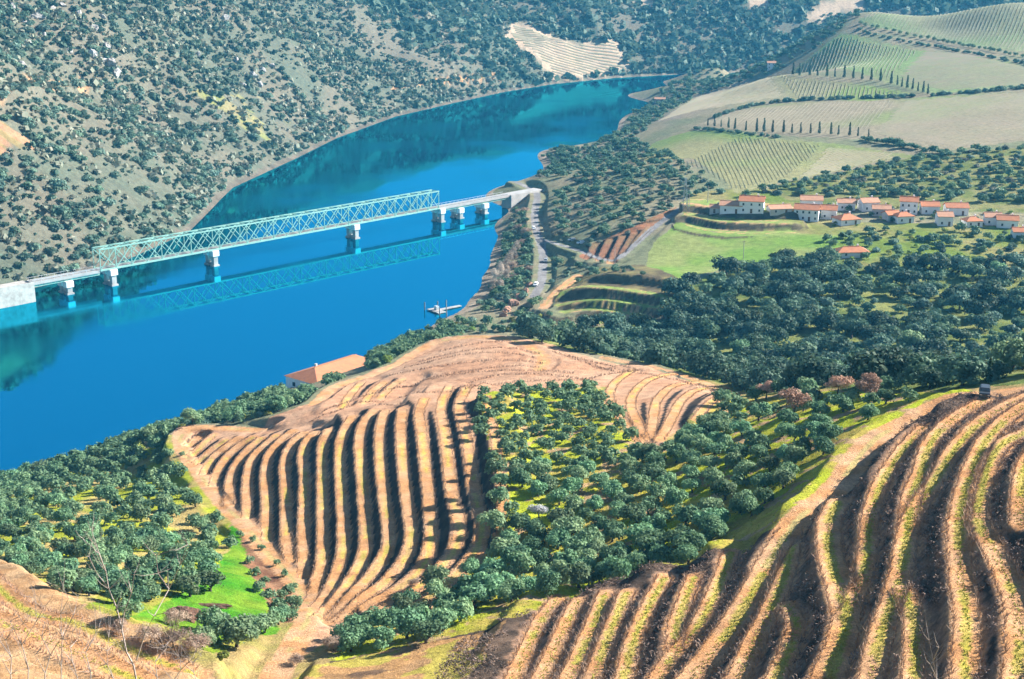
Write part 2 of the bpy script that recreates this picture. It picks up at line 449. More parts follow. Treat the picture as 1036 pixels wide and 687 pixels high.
TS = np.geomspace(60, 3500, 2600)
def P(px, py, Z=None):
    """where the survey sight line meets the ground"""
    Z = ZB if Z is None else Z
    r = ray(px, py); q = r[None] * TS[:, None]
    h = CAM_H + q[:, 2] - np.maximum(grid_sample(Z, q[:, 0], q[:, 1]), -0.01)
    k = int(np.argmax(h < 0))
    if h[k] >= 0: k = len(TS) - 1
    a = h[k - 1] / max(h[k - 1] - h[k], 1e-9) if k else 0
    t = TS[k - 1] + (TS[k] - TS[k - 1]) * a if k else TS[0]
    w = r * t
    return (w[0], w[1], CAM_H + w[2])
def PL(pts): return [P(*p) for p in pts]
def smooth_line(pts, it=2):
    pts = [np.array(p, dtype=float) for p in pts]
    for _ in range(it):
        o = [pts[0]]
        for a, b in zip(pts, pts[1:]): o += [a * .75 + b * .25, a * .25 + b * .75]
        o.append(pts[-1]); pts = o
    return [tuple(p) for p in pts]

# ------------------------------------------------------------------ terraces: every tread is a traced line
MID = [
 [(190,454),(196,447),(203,442)], [(191,466),(205,450),(217,440)], [(194,475),(210,459),(228,445)], [(206,482),(212,466),(228,452),(241,443)],
 [(216,492),(219,478),(229,463),(243,450),(256,442)], [(231,509),(232,492),(236,475),(249,457),(264,443)],
 [(250,524),(250,501),(251,478),(257,461),(270,449),(280,440)], [(270,545),(270,524),(270,499),(268,478),(273,459),(286,443),(296,436)],
 [(294,565),(289,540),(290,513),(289,489),(288,466),(296,449),(308,438)], [(308,585),(306,563),(307,540),(308,499),(309,484),(306,466),(308,450),(318,438)],
 [(315,603),(320,592),(326,568),(327,545),(326,499),(326,466),(326,449),(333,436)], [(319,615),(331,598),(346,572),(348,540),(346,500),(343,457),(347,436),(357,423)],
 [(323,625),(337,610),(356,587),(369,563),(371,540),(368,500),(364,460),(364,438),(370,424),(380,416)],
 [(331,626),(352,606),(376,583),(390,561),(395,540),(388,500),(384,460),(385,430),(390,417)],
 [(342,624),(367,606),(393,587),(412,563),(418,540),(411,500),(405,440),(407,415)],
 [(370,614),(400,598),(428,575),(437,548),(434,500),(427,440),(423,418),(430,405)],
 [(380,620),(420,596),(452,570),(466,545),(463,517),(458,500),(450,440),(444,410),(455,396)],
 [(400,622),(440,600),(475,570),(488,545),(487,519),(482,500),(471,440),(462,410),(473,395)],
 [(346,412),(357,396),(366,388)], [(368,407),(378,395),(389,387)], [(385,402),(397,390),(407,384)],
]
MID2 = [[(651,449),(630,425),(615,405),(620,388),(641,376)], [(655,449),(646,430),(638,413),(639,398),(656,385),(681,380)],
 [(658,441),(662,418),(664,403),(681,391),(707,388)], [(667,444),(680,423),(688,405),(706,395),(733,393)], [(705,424),(711,415),(721,405),(739,399)]]
FRT = [
 ([(517,692),(530,664),(541,640),(553,620),(566,607)], .85), ([(545,690),(565,651),(574,628),(586,609)], .85), ([(573,690),(590,656),(600,633),(613,602)], .85),
 ([(598,690),(611,655),(622,628),(635,601)], .85), ([(630,690),(641,647),(652,623),(663,600),(674,586)], .85),
 ([(682,658),(684,632),(693,608),(703,585)], .8), ([(663,690),(682,664),(703,638),(718,613),(729,585),(740,563)], .85),
 ([(698,690),(727,653),(748,623),(766,592),(783,560),(800,540)], 1.2), ([(744,690),(765,646),(783,610),(795,579),(801,552)], .9),
 ([(783,690),(801,652),(807,628),(794,612)], .8), ([(836,690),(852,649),(858,622),(850,594),(839,564),(837,531),(848,508)], 1.2),
 ([(860,617),(874,579),(879,548),(879,526),(889,494),(902,471),(914,453),(935,434)], .85),
 ([(880,690),(894,631),(909,591),(918,540),(921,504),(932,480),(937,457),(948,439),(973,419),(997,405)], .95),
 ([(918,535),(928,512),(946,487),(964,455),(993,426),(1019,410),(1040,401)], .95), ([(925,690),(926,640),(919,604),(912,592)], .8),
 ([(977,690),(978,625),(972,582),(969,534),(975,498),(991,458),(1006,435),(1036,412),(1060,402)], .95),
 ([(1027,690),(1033,637),(1023,594),(1008,558),(988,531),(990,504),(1005,458),(1036,439),(1062,425)], .95),
 ([(1032,530),(1032,508),(1035,471),(1055,445)], .85), ([(1075,690),(1078,640),(1066,590),(1058,540),(1066,500),(1080,470)], .9),
 ([(1118,690),(1120,640),(1108,590),(1100,540),(1106,500),(1120,465),(1150,430)], .9), ([(1160,690),(1162,640),(1150,590),(1142,540),(1148,500),(1165,470)], .9), ([(1090,430),(1130,405),(1170,392)], .9),
 ([(-25,585),(30,612),(80,632),(130,655),(195,684)], 1.2), ([(-25,617),(17,636),(64,655),(140,689)], 1.5),
]
ROADS_DIRT = [([(1062,388),(1036,393),(1000,398),(975,402),(945,412),(915,428),(890,445),(868,465),(850,485),(835,500),(810,525),(795,545),(775,572)], 1.9),
 ([(262,690),(290,662),(305,640),(316,622),(310,606),(294,583),(270,557),(248,534),(228,510),(205,487),(190,470),(180,456),(190,442),(225,434),(268,428)], 1.7),
 ([(545,372),(553,362),(540,352),(520,343),(485,341),(450,347),(425,357),(395,370),(355,388),(335,398),(318,406)], 1.5),
 ([(-30,98),(0,93),(30,88),(60,90),(92,84)], 4.5), ([(400,90),(440,82),(505,77)], 4.0),
 ([(745,398),(710,386),(660,372),(610,362)], 1.0)]

RIB = []          # (world line, heights, half width, kind)
def add_rib(px, hw, kind, dz=0.0):
    w = smooth_line(PL(px), 2)
    h = [float(grid_sample(ZB, p[0], p[1])) for p in w]
    n = len(h); k = max(1, n // 6)                       # even out the tread so that it runs level
    hp = [h[0]] * k + h + [h[-1]] * k
    h = [sum(hp[i:i + 2 * k + 1]) / (2 * k + 1) for i in range(n)]
    RIB.append((w, [v + dz for v in h], hw, kind))
for px in MID: add_rib(px, 1.25, 'mid')
for px in MID2: add_rib(px, 1.2, 'mid')
add_rib([(492,408),(499,440),(505,480),(509,520),(506,550)], 1.0, 'mid', 1.5)
for px, hw in FRT: add_rib(px, hw * 1.38, 'front')
for px, hw in ROADS_DIRT: add_rib(px, hw, 'dirt')
# low terraces beside the village
VT = [[(556,305),(580,290),(620,292),(660,297),(672,300)], [(566,309),(600,301),(640,307),(665,311)], [(572,316),(600,311),(640,318),(655,321)],
      [(600,326),(630,327),(650,329)]]
for px in VT: add_rib(px, 2.0, 'green')
for px in ([(594,262),(603,246)], [(606,264),(617,243)], [(617,266),(630,239)], [(629,257),(642,236)], [(641,246),(657,230)]): add_rib(px, 1.6, 'mid')
add_rib([(550,312),(562,298),(575,286),(585,279)], 1.8, 'dirt')
add_rib([(706,213),(730,215),(760,217),(785,219)], 9.0, 'green', 3.9)
add_rib([(700,221),(722,227),(760,229),(795,229)], 3.6, 'green', 2.0)
add_rib([(699,227),(722,233.5),(760,235.5),(800,234)], 2.6, 'green', -.1)
ASPH = [([(520,186),(536,187),(545,196),(541,212),(541,228),(546,243),(550,256),(549,272),(548,288),(540,300)], 1.7), ([(546,243),(565,247),(585,252),(600,260),(622,266),(640,250),(660,230),(676,219),(692,208)], 1.4)]
for px, hw in ASPH: add_rib(px, hw, 'asphalt')

NV = XX.size
xf, yf = XX.ravel(), YY.ravel()
zb = ZB.ravel()
W0 = {'mid': 4.5, 'front': 4.0, 'dirt': 2.2, 'green': 6.5, 'asphalt': 3.0}
num = np.zeros(NV); den = np.full(NV, 1e-9); wbase = np.zeros(NV)
EMIN = np.full(NV, 99.0); KIND = np.zeros(NV, dtype=np.int8); DC = np.full(NV, 99.0)
KID = {'mid': 1, 'front': 2, 'dirt': 3, 'green': 4, 'asphalt': 5}
for w, h, hw, kind in RIB:
    a = np.array(w); m = 9.0
    sel = np.where((xf > a[:, 0].min() - m) & (xf < a[:, 0].max() + m) & (yf > a[:, 1].min() - m) & (yf < a[:, 1].max() + m))[0]
    wob = (vnoise(xf[sel], yf[sel], 3.0, 77) - 0.5) * (0.5 if kind != 'asphalt' else 0.0)
    d, hh = poly_dist(xf[sel], yf[sel], w, h)
    e = np.maximum(d - hw + wob, 0.0)
    ok = e < m
    sel, e, hh, d = sel[ok], e[ok], hh[ok], d[ok]
    pw = 1.5 if kind == 'front' else 1.9
    wt = 1.0 / (e + 0.06) ** pw
    fade = 1.0 - sstep(W0[kind] * 0.8, W0[kind] * 1.6, e)
    wt = wt * fade
    num[sel] += wt * hh; den[sel] += wt
    wbase[sel] = np.maximum(wbase[sel], fade)
    better = e - 0.001 * (KID[kind] in (3, 5)) < EMIN[sel]
    s2 = sel[better]
    EMIN[s2] = e[better]; KIND[s2] = KID[kind]; DC[s2] = d[better] / hw
zt = zb.copy()
touched = wbase > 0
zt[touched] = zb[touched] * (1 - wbase[touched]) + wbase[touched] * num[touched] / den[touched]
# clods, ruts and tussocks
rough = np.where(KIND == 1, 0.06, sstep(0.0, 1.0, EMIN) * 0.35 + 0.05)
near = (YY.ravel() < 460)
zt += np.where(near, rough * (fbm(xf, yf, 2.2, 5, 3) - 0.5) * 0.9, 0) * (zb > 1)
bank = (KIND == 2) & (EMIN > 0.15) & (EMIN < 6)
zt += np.where(bank, (fbm(xf, yf, 1.6, 15, 2) - 0.5) * 0.35, 0)
ZT = zt.reshape(XX.shape)
def G(x, y): return float(grid_sample(ZT, x, y))
def GA(x, y): return grid_sample(ZT, x, y)

# ------------------------------------------------------------------ ground cover colours
def wpoly(px): return [p[:2] for p in PL(px)]
Z_ = {}
Z_['mid'] = wpoly([(170,445),(200,438),(260,428),(320,404),(360,384),(400,367),(440,349),(480,341),(520,341),(560,349),(610,365),(660,375),(745,396),(740,402),(700,420),(672,446),(655,460),(640,440),(612,392),(560,392),(480,402),(485,440),(498,500),(497,560),(440,592),(370,628),(300,665),(262,690),(300,640),(290,590),(230,515)])
Z_['grove'] = wpoly([(480,402),(560,392),(605,390),(628,430),(655,462),(690,440),(745,400),(800,398),(870,396),(950,397),(985,399),(940,412),(905,432),(850,476),(790,540),(748,560),(670,582),(600,598),(520,632),(440,650),(365,668),(330,668),(352,640),(440,592),(494,566),(498,500),(485,440)])
Z_['front'] = wpoly([(330,668),(440,650),(520,632),(600,598),(670,582),(748,560),(800,540),(850,482),(905,436),(950,412),(1000,399),(1200,372),(1200,700),(240,700)])
Z_['fronttan'] = wpoly([(230,705),(300,672),(340,668),(440,650),(512,636),(500,655),(478,690),(470,705)])
Z_['lgrove'] = wpoly([(-60,500),(0,488),(60,476),(130,458),(168,450),(180,465),(205,495),(232,520),(235,545),(215,600),(140,610),(60,600),(0,575),(-60,560)])
Z_['field'] = wpoly([(236,535),(262,545),(292,600),(280,640),(215,650),(165,632),(120,625),(180,600),(215,575)])
Z_['fieldlow'] = wpoly([(100,590),(180,575),(240,560),(262,600),(262,645),(210,662),(150,650),(90,625)])
Z_['brownbank'] = wpoly([(243,540),(262,545),(292,580),(306,610),(300,632),(282,628),(262,590),(246,562)])
Z_['blslope'] = wpoly([(-60,570),(20,582),(90,612),(150,645),(220,690),(150,720),(-60,720)])
Z_['meadow'] = wpoly([(650,275),(660,248),(690,222),(720,236),(800,236),(848,238),(850,250),(800,262),(740,268),(690,286)])
Z_['meadow2'] = wpoly([(700,195),(770,190),(850,225),(1180,225),(1180,262),(900,275),(830,258),(760,245),(690,225)])
Z_['vgreen'] = wpoly([(640,300),(560,305),(556,296),(600,272),(650,268),(690,286),(668,318),(640,332),(600,330)])
Z_['f1'] = wpoly([(640,165),(660,145),(700,132),(780,140),(850,146),(930,158),(880,165),(800,182),(745,196),(730,180),(700,160)])
Z_['f2'] = wpoly([(700,128),(745,110),(850,102),(1060,92),(1060,140),(960,152),(900,142),(800,138),(740,131)])
Z_['f3'] = wpoly([(660,125),(700,98),(760,78),(800,99),(740,108),(700,120)])
Z_['f4'] = wpoly([(762,77),(798,78),(930,95),(880,102),(800,101)])
Z_['f5'] = wpoly([(798,74),(830,50),(850,34),(900,45),(1000,60),(1060,70),(1060,88),(945,95),(900,85)])
Z_['f6'] = wpoly([(868,20),(900,14),(980,8),(1060,2),(1060,56),(1000,48),(930,34),(885,28)])
Z_['vback'] = wpoly([(735,202),(800,184),(880,168),(930,158),(1180,140),(1180,214),(850,210),(780,204)])
Z_['redterr'] = wpoly([(586,262),(598,246),(640,230),(684,209),(672,222),(650,238),(622,266)])
Z_['forest'] = wpoly([(520,345),(560,335),(640,330),(690,288),(760,268),(830,258),(900,272),(1180,255),(1180,384),(900,396),(800,396),(740,392),(640,366)])
Z_['ftan'] = wpoly([(510,40),(518,22),(530,22),(575,42),(610,42),(622,40),(628,50),(638,70),(600,76),(560,80),(548,66)])
Z_['ftan2'] = wpoly([(815,18),(830,0),(870,-6),(880,8),(850,16),(825,26)])
Z_['ftan3'] = wpoly([(735,0),(740,-8),(780,-8),(778,6)])
Z_['ftan4'] = wpoly([(640,2),(632,-6),(660,-10),(664,8)])
Z_['lterr'] = wpoly([(-40,118),(0,122),(38,148),(0,154),(-40,158)])
Z_['greenf'] = wpoly([(160,115),(185,88),(230,95),(262,98),(280,112),(308,128),(308,140),(270,145),(230,125),(190,130)])

col = np.empty((NV, 3))
def setc(mask, c, c2=None, nz=None):
    mk = mask if mask.dtype == bool else mask > 0.5
    if c2 is None: col[mk] = c
    else:
        t = nz[mk][:, None]; col[mk] = np.array(c) * (1 - t) + np.array(c2) * t
def pip(name):
    p = np.array(Z_[name]); o = np.zeros(NV, dtype=bool)
    s = np.where((xf > p[:, 0].min()) & (xf < p[:, 0].max()) & (yf > p[:, 1].min()) & (yf < p[:, 1].max()))[0]
    jx = (vnoise(xf[s], yf[s], 6, 91) - .5) * 2.0; jy = (vnoise(xf[s], yf[s], 6, 92) - .5) * 2.0
    o[s] = in_poly(xf[s] + jx, yf[s] + jy, Z_[name]); return o
N20, N8, N3, N60 = fbm(xf, yf, 20, 1), fbm(xf, yf, 8, 2), fbm(xf, yf, 3, 3, 3), fbm(xf, yf, 90, 4)
c01 = lambda n, a=.35, b=.65: np.clip((n - a) / (b - a), 0, 1)
TAN, TAN2 = (0.52, 0.275, 0.125), (0.58, 0.35, 0.195)
PINK = (0.47, 0.27, 0.165)
GRASS, GRASS2, DRY = (0.31, 0.36, 0.03), (0.16, 0.27, 0.03), (0.46, 0.38, 0.09)
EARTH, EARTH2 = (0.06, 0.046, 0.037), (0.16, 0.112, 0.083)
# far bank: dry ground with rock and patches of grass
sf = SF.ravel()
setc(np.ones(NV, bool), (0.28, 0.25, 0.17), (0.18, 0.20, 0.12), c01(N20))
far = sf > -2
setc(yf < 345, (0.33, 0.25, 0.11), (0.26, 0.27, 0.07), c01(N8))
setc(far, (0.165, 0.155, 0.12), (0.105, 0.125, 0.095), c01(N60 * .6 + N20 * .4, .4, .6))
setc(far & (sf < 3), (0.15, 0.13, 0.105), (0.10, 0.09, 0.075), c01(N8))
mk = {k: pip(k) for k in Z_}
setc(mk['greenf'] & (N20 > .5), (0.20, 0.22, 0.085), (0.22, 0.20, 0.11), c01(N8))
for k in ('ftan', 'ftan2', 'ftan3', 'ftan4'):
    zz = zb + (N20 - .5) * 2
    st = (np.sin(zz * 2 * np.pi / 4.2) > 0.2)
    setc(mk[k], (0.52, 0.40, 0.29), (0.44, 0.35, 0.26), c01(N20))
st = (np.sin((zb + (N20 - .5) * 2) * 2 * np.pi / 3.0) > 0.1)
setc(mk['lterr'], (0.38, 0.21, 0.125)); setc(mk['lterr'] & st, (0.24, 0.19, 0.09))
# near bank
setc(mk['forest'], (0.11, 0.16, 0.04), (0.22, 0.24, 0.08), c01(N8))
setc(mk['vback'], (0.13, 0.17, 0.05), (0.24, 0.23, 0.10), c01(N8))
for k in ('meadow2',): setc(mk[k], (0.15, 0.22, 0.04), (0.26, 0.24, 0.10), c01(N20))
setc(mk['meadow'], (0.16, 0.29, 0.055), (0.24, 0.29, 0.10), c01(N20))
setc(mk['redterr'], (0.34, 0.16, 0.09), (0.26, 0.16, 0.09), c01(N8))
setc(mk['vgreen'], (0.12, 0.10, 0.065), (0.22, 0.20, 0.09), c01(N8))
setc(mk['f1'], (0.19, 0.27, 0.085), (0.26, 0.26, 0.13), c01(N60, .4, .6))
setc(mk['f2'], (0.28, 0.25, 0.175), (0.22, 0.265, 0.115), c01(N60, .45, .65))
setc(mk['f3'], (0.29, 0.25, 0.19), (0.27, 0.26, 0.165), c01(N60, .45, .65))
setc(mk['f4'], (0.20, 0.28, 0.09), (0.26, 0.26, 0.145), c01(N60, .4, .6))
setc(mk['f5'], (0.23, 0.27, 0.14), (0.19, 0.28, 0.115), c01(N60, .45, .65))
setc(mk['f6'], (0.25, 0.265, 0.16), (0.20, 0.27, 0.13), c01(N60, .45, .65))
setc(mk['lgrove'], GRASS, (0.42, 0.33, 0.13), c01(N8, .4, .62))
setc(mk['grove'], (0.34, 0.40, 0.025), (0.40, 0.33, 0.075), c01(N8, .42, .65))
setc(mk['grove'] & (N3 > .62), (0.40, 0.28, 0.15))
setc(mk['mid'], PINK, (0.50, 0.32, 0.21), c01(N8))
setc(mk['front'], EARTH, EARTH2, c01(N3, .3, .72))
mk['fronttan'] = pip('fronttan')
setc(mk['fronttan'], (0.46, 0.27, 0.12), (0.36, 0.22, 0.11), c01(N3))
setc(mk['fronttan'] & (N8 > .58), (0.17, 0.11, 0.07)); setc(mk['fronttan'] & (N8 < .38), (0.42, 0.36, 0.08))
setc(mk['blslope'], (0.40, 0.24, 0.12), (0.48, 0.32, 0.18), c01(N3))
setc(mk['fieldlow'], (0.17, 0.26, 0.02), (0.30, 0.28, 0.06), c01(N8))
setc(mk['field'], (0.05, 0.24, 0.012), (0.17, 0.29, 0.025), c01(N8, .3, .7))
setc(mk['brownbank'], (0.20, 0.10, 0.06), (0.30, 0.17, 0.10), c01(N3))
# treads and banks
def tread(kid, edge, mid, grassy, glo, ghi):
    t = (KIND == kid) & (EMIN < (0.12 if kid == 1 else 0.3))
    setc(t, edge, TAN2, c01(N3))
    g = t & (DC < (0.36 if kid != 4 else .7) + (N3 - .5) * .5) & (c01(N8 * .5 + N20 * .5, glo, ghi) + (N3 - .5) * .8 > .5)
    setc(g, mid, grassy, c01(N3, .3, .7))
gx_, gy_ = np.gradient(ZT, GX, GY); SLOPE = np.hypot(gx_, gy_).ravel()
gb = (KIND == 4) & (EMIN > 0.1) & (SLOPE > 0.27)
setc(gb, (0.09, 0.08, 0.055), (0.15, 0.13, 0.08), c01(N3))  # steep bank faces coloured dark, their shade painted into the ground colour
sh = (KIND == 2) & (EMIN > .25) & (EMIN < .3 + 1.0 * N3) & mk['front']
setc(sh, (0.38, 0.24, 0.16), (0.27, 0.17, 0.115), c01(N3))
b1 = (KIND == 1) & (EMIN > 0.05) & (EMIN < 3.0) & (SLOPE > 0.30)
setc(b1, (0.042, 0.037, 0.034), (0.075, 0.06, 0.05), c01(N3))  # dark schist, with the shade of the banks deepened in its colour
crest = (KIND == 1) & (EMIN >= 3.2) & mk['mid']
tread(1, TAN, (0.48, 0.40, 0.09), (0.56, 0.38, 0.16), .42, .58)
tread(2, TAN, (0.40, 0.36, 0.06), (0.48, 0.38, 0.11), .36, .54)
tread(4, (0.21, 0.27, 0.08), (0.22, 0.32, 0.08), (0.30, 0.33, 0.12), .3, .4)
setc(mk['redterr'] & (KIND == 1) & (EMIN < .2), (0.27, 0.14, 0.085), (0.24, 0.17, 0.09), c01(N8))
d3 = (KIND == 3) & (EMIN < 0.3)
setc(d3, TAN, (0.54, 0.34, 0.20), c01(N3)); setc(d3 & (DC < .25) & (N8 > .5), (0.46, 0.37, 0.16))
a5 = (KIND == 5) & (EMIN < 0.25)
setc(a5, (0.27, 0.27, 0.28), (0.21, 0.21, 0.22), c01(N8))
shore = (zt < 1.2) & (zt > -3) & ~far
setc(shore, (0.36, 0.30, 0.23), (0.25, 0.21, 0.16), c01(N8))
col *= (0.88 + 0.24 * N20)[:, None]

# ------------------------------------------------------------------ ground objects (one continuous sheet, cut along land use)
nx, ny = XX.shape
idx = np.arange(NV).reshape(nx, ny)
quads = np.stack([idx[:-1, :-1], idx[1:, :-1], idx[1:, 1:], idx[:-1, 1:]], -1).reshape(-1, 4)
use = np.zeros(NV, dtype=np.int8)
use[far] = 1
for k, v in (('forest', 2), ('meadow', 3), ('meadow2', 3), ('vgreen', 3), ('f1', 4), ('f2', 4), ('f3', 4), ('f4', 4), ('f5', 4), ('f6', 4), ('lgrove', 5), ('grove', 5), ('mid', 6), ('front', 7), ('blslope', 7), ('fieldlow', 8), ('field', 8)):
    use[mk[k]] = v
use[d3] = 9; use[a5] = 10
names = {0: 'near_bank', 1: 'far_hillside', 2: 'wooded_valley_ground', 3: 'meadow', 4: 'field_ground', 5: 'grove_ground', 6: 'terraced_vineyard_ground', 7: 'foreground_terraced_slope', 8: 'grass_field', 9: 'dirt_track', 10: 'road'}
V3 = np.stack([xf, yf, zt], -1)
fu = use[quads[:, 0]]
for v, nm in names.items():
    q = quads[fu == v]
    if not len(q): continue
    u, inv = np.unique(q, return_inverse=True)
    me = raw_mesh(nm, V3[u], inv.reshape(-1, 4), M['ground'], True, col[u])
    tag(obj(nm, me), kind='structure')
w = MB().poly([(-1500, -300, 0), (2600, -300, 0), (2600, 2600, 0), (-1500, 2600, 0)]).build('river', M['water'])
tag(w, kind='structure')

# ------------------------------------------------------------------ plant builders
def project(x, y, z):
    dz = z - CAM_H
    t = y * CP - dz * SP
    return CX + FPX * x / t, CY - FPX * (y * SP + dz * CP) / t, t

def leaf_cloud(seed, lobes, nleaf, leaf, aspect=1.0, spread=0.8, depth=0.45):
    """lobes: list of (centre, radii); quads scattered through the outer shell of every lobe"""
    g = np.random.default_rng(seed)
    C = np.array([l[0] for l in lobes], float); Rr = np.array([l[1] for l in lobes], float)
    area = (Rr[:, 0] * Rr[:, 2]); k = g.choice(len(lobes), nleaf, p=area / area.sum())
    d = g.normal(size=(nleaf, 3)); d[:, 2] = np.where(d[:, 2] < -0.25, -d[:, 2] * 0.6, d[:, 2])
    d /= np.linalg.norm(d, axis=1)[:, None]
    rr = 1 - depth * g.random(nleaf) ** 1.7
    pos = C[k] + d * Rr[k] * rr[:, None] * (0.9 + 0.2 * g.random((nleaf, 1)))
    n = d + spread * g.normal(size=(nleaf, 3)) * 0.6 + np.array([0, 0, 0.15]); n /= np.linalg.norm(n, axis=1)[:, None]
    a = np.cross(n, g.normal(size=(nleaf, 3))); a /= np.linalg.norm(a, axis=1)[:, None]
    b = np.cross(n, a)
    s = leaf * (0.55 + 0.8 * g.random(nleaf))[:, None]
    a, b = a * s * 0.5, b * s * 0.5 * aspect
    V = np.stack([pos - a - b * .4, pos + a * .3 - b, pos + a + b * .4, pos - a * .3 + b], 1).reshape(-1, 3)
    F = np.arange(nleaf * 4).reshape(-1, 4)
    return V, F

def round_lobes(seed, rad, height, base, n):
    g = np.random.default_rng(seed); L = []
    for i in range(n):
        a = 2 * math.pi * (i + g.random() * .8) / n; r = rad * (0.30 + 0.34 * g.random())
        z = base + height * (0.28 + 0.42 * g.random())
        s = rad * (0.36 + 0.26 * g.random())
        L.append(((math.cos(a) * r, math.sin(a) * r, z), (s, s * (0.85 + .3 * g.random()), s * height / (2 * rad) * 1.25)))
    L.append(((g.normal() * .15 * rad, g.normal() * .15 * rad, base + height * 0.62), (rad * .55, rad * .55, height * .38)))
    return L

def trunk_mesh(name, seed, h, r, limbs, spread, mat):
    g = random.Random(seed); m = MB()
    p = [(0, 0, -0.4), (g.uniform(-.1, .1), g.uniform(-.1, .1), h * .5), (g.uniform(-.2, .2), g.uniform(-.2, .2), h)]
    m.tube(p, [r * 1.25, r, r * .75], 6)
    for i in range(limbs):
        a = 2 * math.pi * (i + g.random() * .6) / limbs
        e = (p[2][0] + math.cos(a) * spread, p[2][1] + math.sin(a) * spread, h + spread * g.uniform(.7, 1.2))
        mid = ((p[2][0] + e[0]) / 2 + g.uniform(-.1, .1), (p[2][1] + e[1]) / 2, h + (e[2] - h) * .6)
        m.tube([p[2], mid, e], [r * .55, r * .38, r * .15], 4)
    return m.mesh(name, mat, True)

def protos(kind, n, mat, rad, height, base, lobes, nleaf, leaf, trunk=None, aspect=1.0, depth=.45):
    out = []
    for i in range(n):
        sd = sum(ord(c) for c in kind) * 13 + i
        V, F = leaf_cloud(sd, round_lobes(sd, rad, height, base, lobes + i % 2), nleaf, leaf, aspect, depth=depth)
        cm = raw_mesh(kind + '_crown', V, F, mat)
        tm = trunk_mesh(kind + '_trunk', sd, base + height * .25, trunk[0], trunk[1], rad * .55, M['bark']) if trunk else None
        out.append((cm, tm))
    return out
PRO = {
 'olive': protos('olive', 7, M['olive'], 2.2, 3.7, -0.15, 7, 1700, 0.33, (.22, 4)),
 'oak': protos('oak', 7, M['forest'], 4.0, 5.2, 0.0, 8, 1500, 0.62, (.28, 4)),
 'shrub': protos('shrub', 6, M['scrub'], 2.0, 2.6, -0.5, 5, 420, 0.5, (.12, 3)),
 'pale': protos('pale', 4, M['paleshrub'], 1.8, 2.3, -0.5, 5, 420, 0.42, (.1, 3)),
 'bright': protos('bright', 3, M['brightshrub'], 1.5, 1.8, 0.0, 5, 500, 0.3, (.1, 3)),
 'pink': protos('pink', 3, M['pink'], 2.2, 3.0, 1.2, 6, 1600, 0.26, (.16, 5)),
 'whiteb': protos('whiteb', 1, M['white_bl'], 2.0, 2.8, 1.0, 6, 1200, 0.24, (.15, 5)),
 'barebush': protos('barebush', 3, M['bare'], 2.6, 3.0, 0.1, 7, 2600, 0.42, (.1, 6), aspect=.16, depth=.9),
}
def cyp_proto(i):
    g = np.random.default_rng(500 + i); L = []
    for k in range(9):
        f = k / 8; L.append(((g.normal() * .08, g.normal() * .08, 0.7 + f * 6.2), (0.95 * (1 - f * .75) ** .7,) * 2 + (0.95,)))
    V, F = leaf_cloud(600 + i, L, 520, 0.42)
    return raw_mesh('cypress_crown', V, F, M['cypress']), trunk_mesh('cypress_trunk', i, 1.2, .14, 0, .2, M['bark'])
PRO['poplar'] = protos('poplar', 3, M['palebare'], 2.4, 8.0, 0.6, 8, 3000, .5, (.18, 5), aspect=.14, depth=.9)
PRO['cypress'] = [cyp_proto(i) for i in range(3)]

NAME = {'poplar': 'bare_poplar', 'olive': 'olive_tree', 'oak': 'evergreen_tree', 'shrub': 'shrub', 'pale': 'pale_shrub', 'bright': 'bright_shrub', 'pink': 'pink_blossom_tree', 'whiteb': 'white_blossom_tree', 'barebush': 'bare_bush', 'cypress': 'cypress_tree'}
CATG = {'poplar': 'tree', 'olive': 'tree', 'oak': 'tree', 'shrub': 'shrub', 'pale': 'shrub', 'bright': 'shrub', 'pink': 'tree', 'whiteb': 'tree', 'barebush': 'bush', 'cypress': 'tree'}
JOBS = []
def plant(kind, x, y, scale, label, group, sz=1.0, parts=True, sink=0.12):
    JOBS.append((kind, x, y, scale, label, group, sz, parts, sink))
def put_plant(kind, x, y, scale, label, group, sz, parts, sink):
    cm, tm = PRO[kind][int(rng.integers(len(PRO[kind])))]
    loc = (x, y, G(x, y) - sink); rz = float(rng.random() * 6.28)
    s = (scale * float(rng.uniform(.92, 1.1)), scale * float(rng.uniform(.92, 1.1)), scale * sz)
    if parts and tm is not None:
        r = empty(NAME[kind], loc, rz); r.scale = s
        obj('trunk', tm, r); obj('crown', cm, r)
    else:
        r = obj(NAME[kind], cm); r.location = loc; r.rotation_euler = (0, 0, rz); r.scale = s
    return tag(r, label, CATG[kind], group)
HT = {'olive': 3.6, 'oak': 5.2, 'shrub': 2.1, 'pale': 1.9, 'bright': 1.8, 'pink': 4.2, 'whiteb': 3.8, 'barebush': 3.1, 'cypress': 8.0, 'poplar': 9.0}
def seen(x, y, z):
    """does the ground let the viewpoint see this point"""
    f = np.linspace(.08, .985, 160)
    g = grid_sample(ZT, x * f, y * f)
    return bool(np.all(g < CAM_H + (z - CAM_H) * f + .05))
def number(todo):
    """things that would share a label are told apart by their order from the left"""
    todo.sort(key=lambda e: e[0]); cnt, k, grp = {}, {}, {}
    for _, j in todo: cnt[j[4]] = cnt.get(j[4], 0) + 1
    for _, j in todo:
        b_ = j[4]
        if cnt[b_] > 1:
            k[b_] = k.get(b_, 0) + 1; j[4] = b_ + f', {ordinal(k[b_])} from left'
        w = j[4].split()
        for dw in ('grey-green', 'dark', 'well', 'just', 'pale'):
            if len(w) > 16 and dw in w: w.remove(dw)
        j[4] = ' '.join(w)
    return todo
def ordinal(n): return str(n) + ('th' if 10 < n % 100 < 14 else {1: 'st', 2: 'nd', 3: 'rd'}.get(n % 10, 'th'))
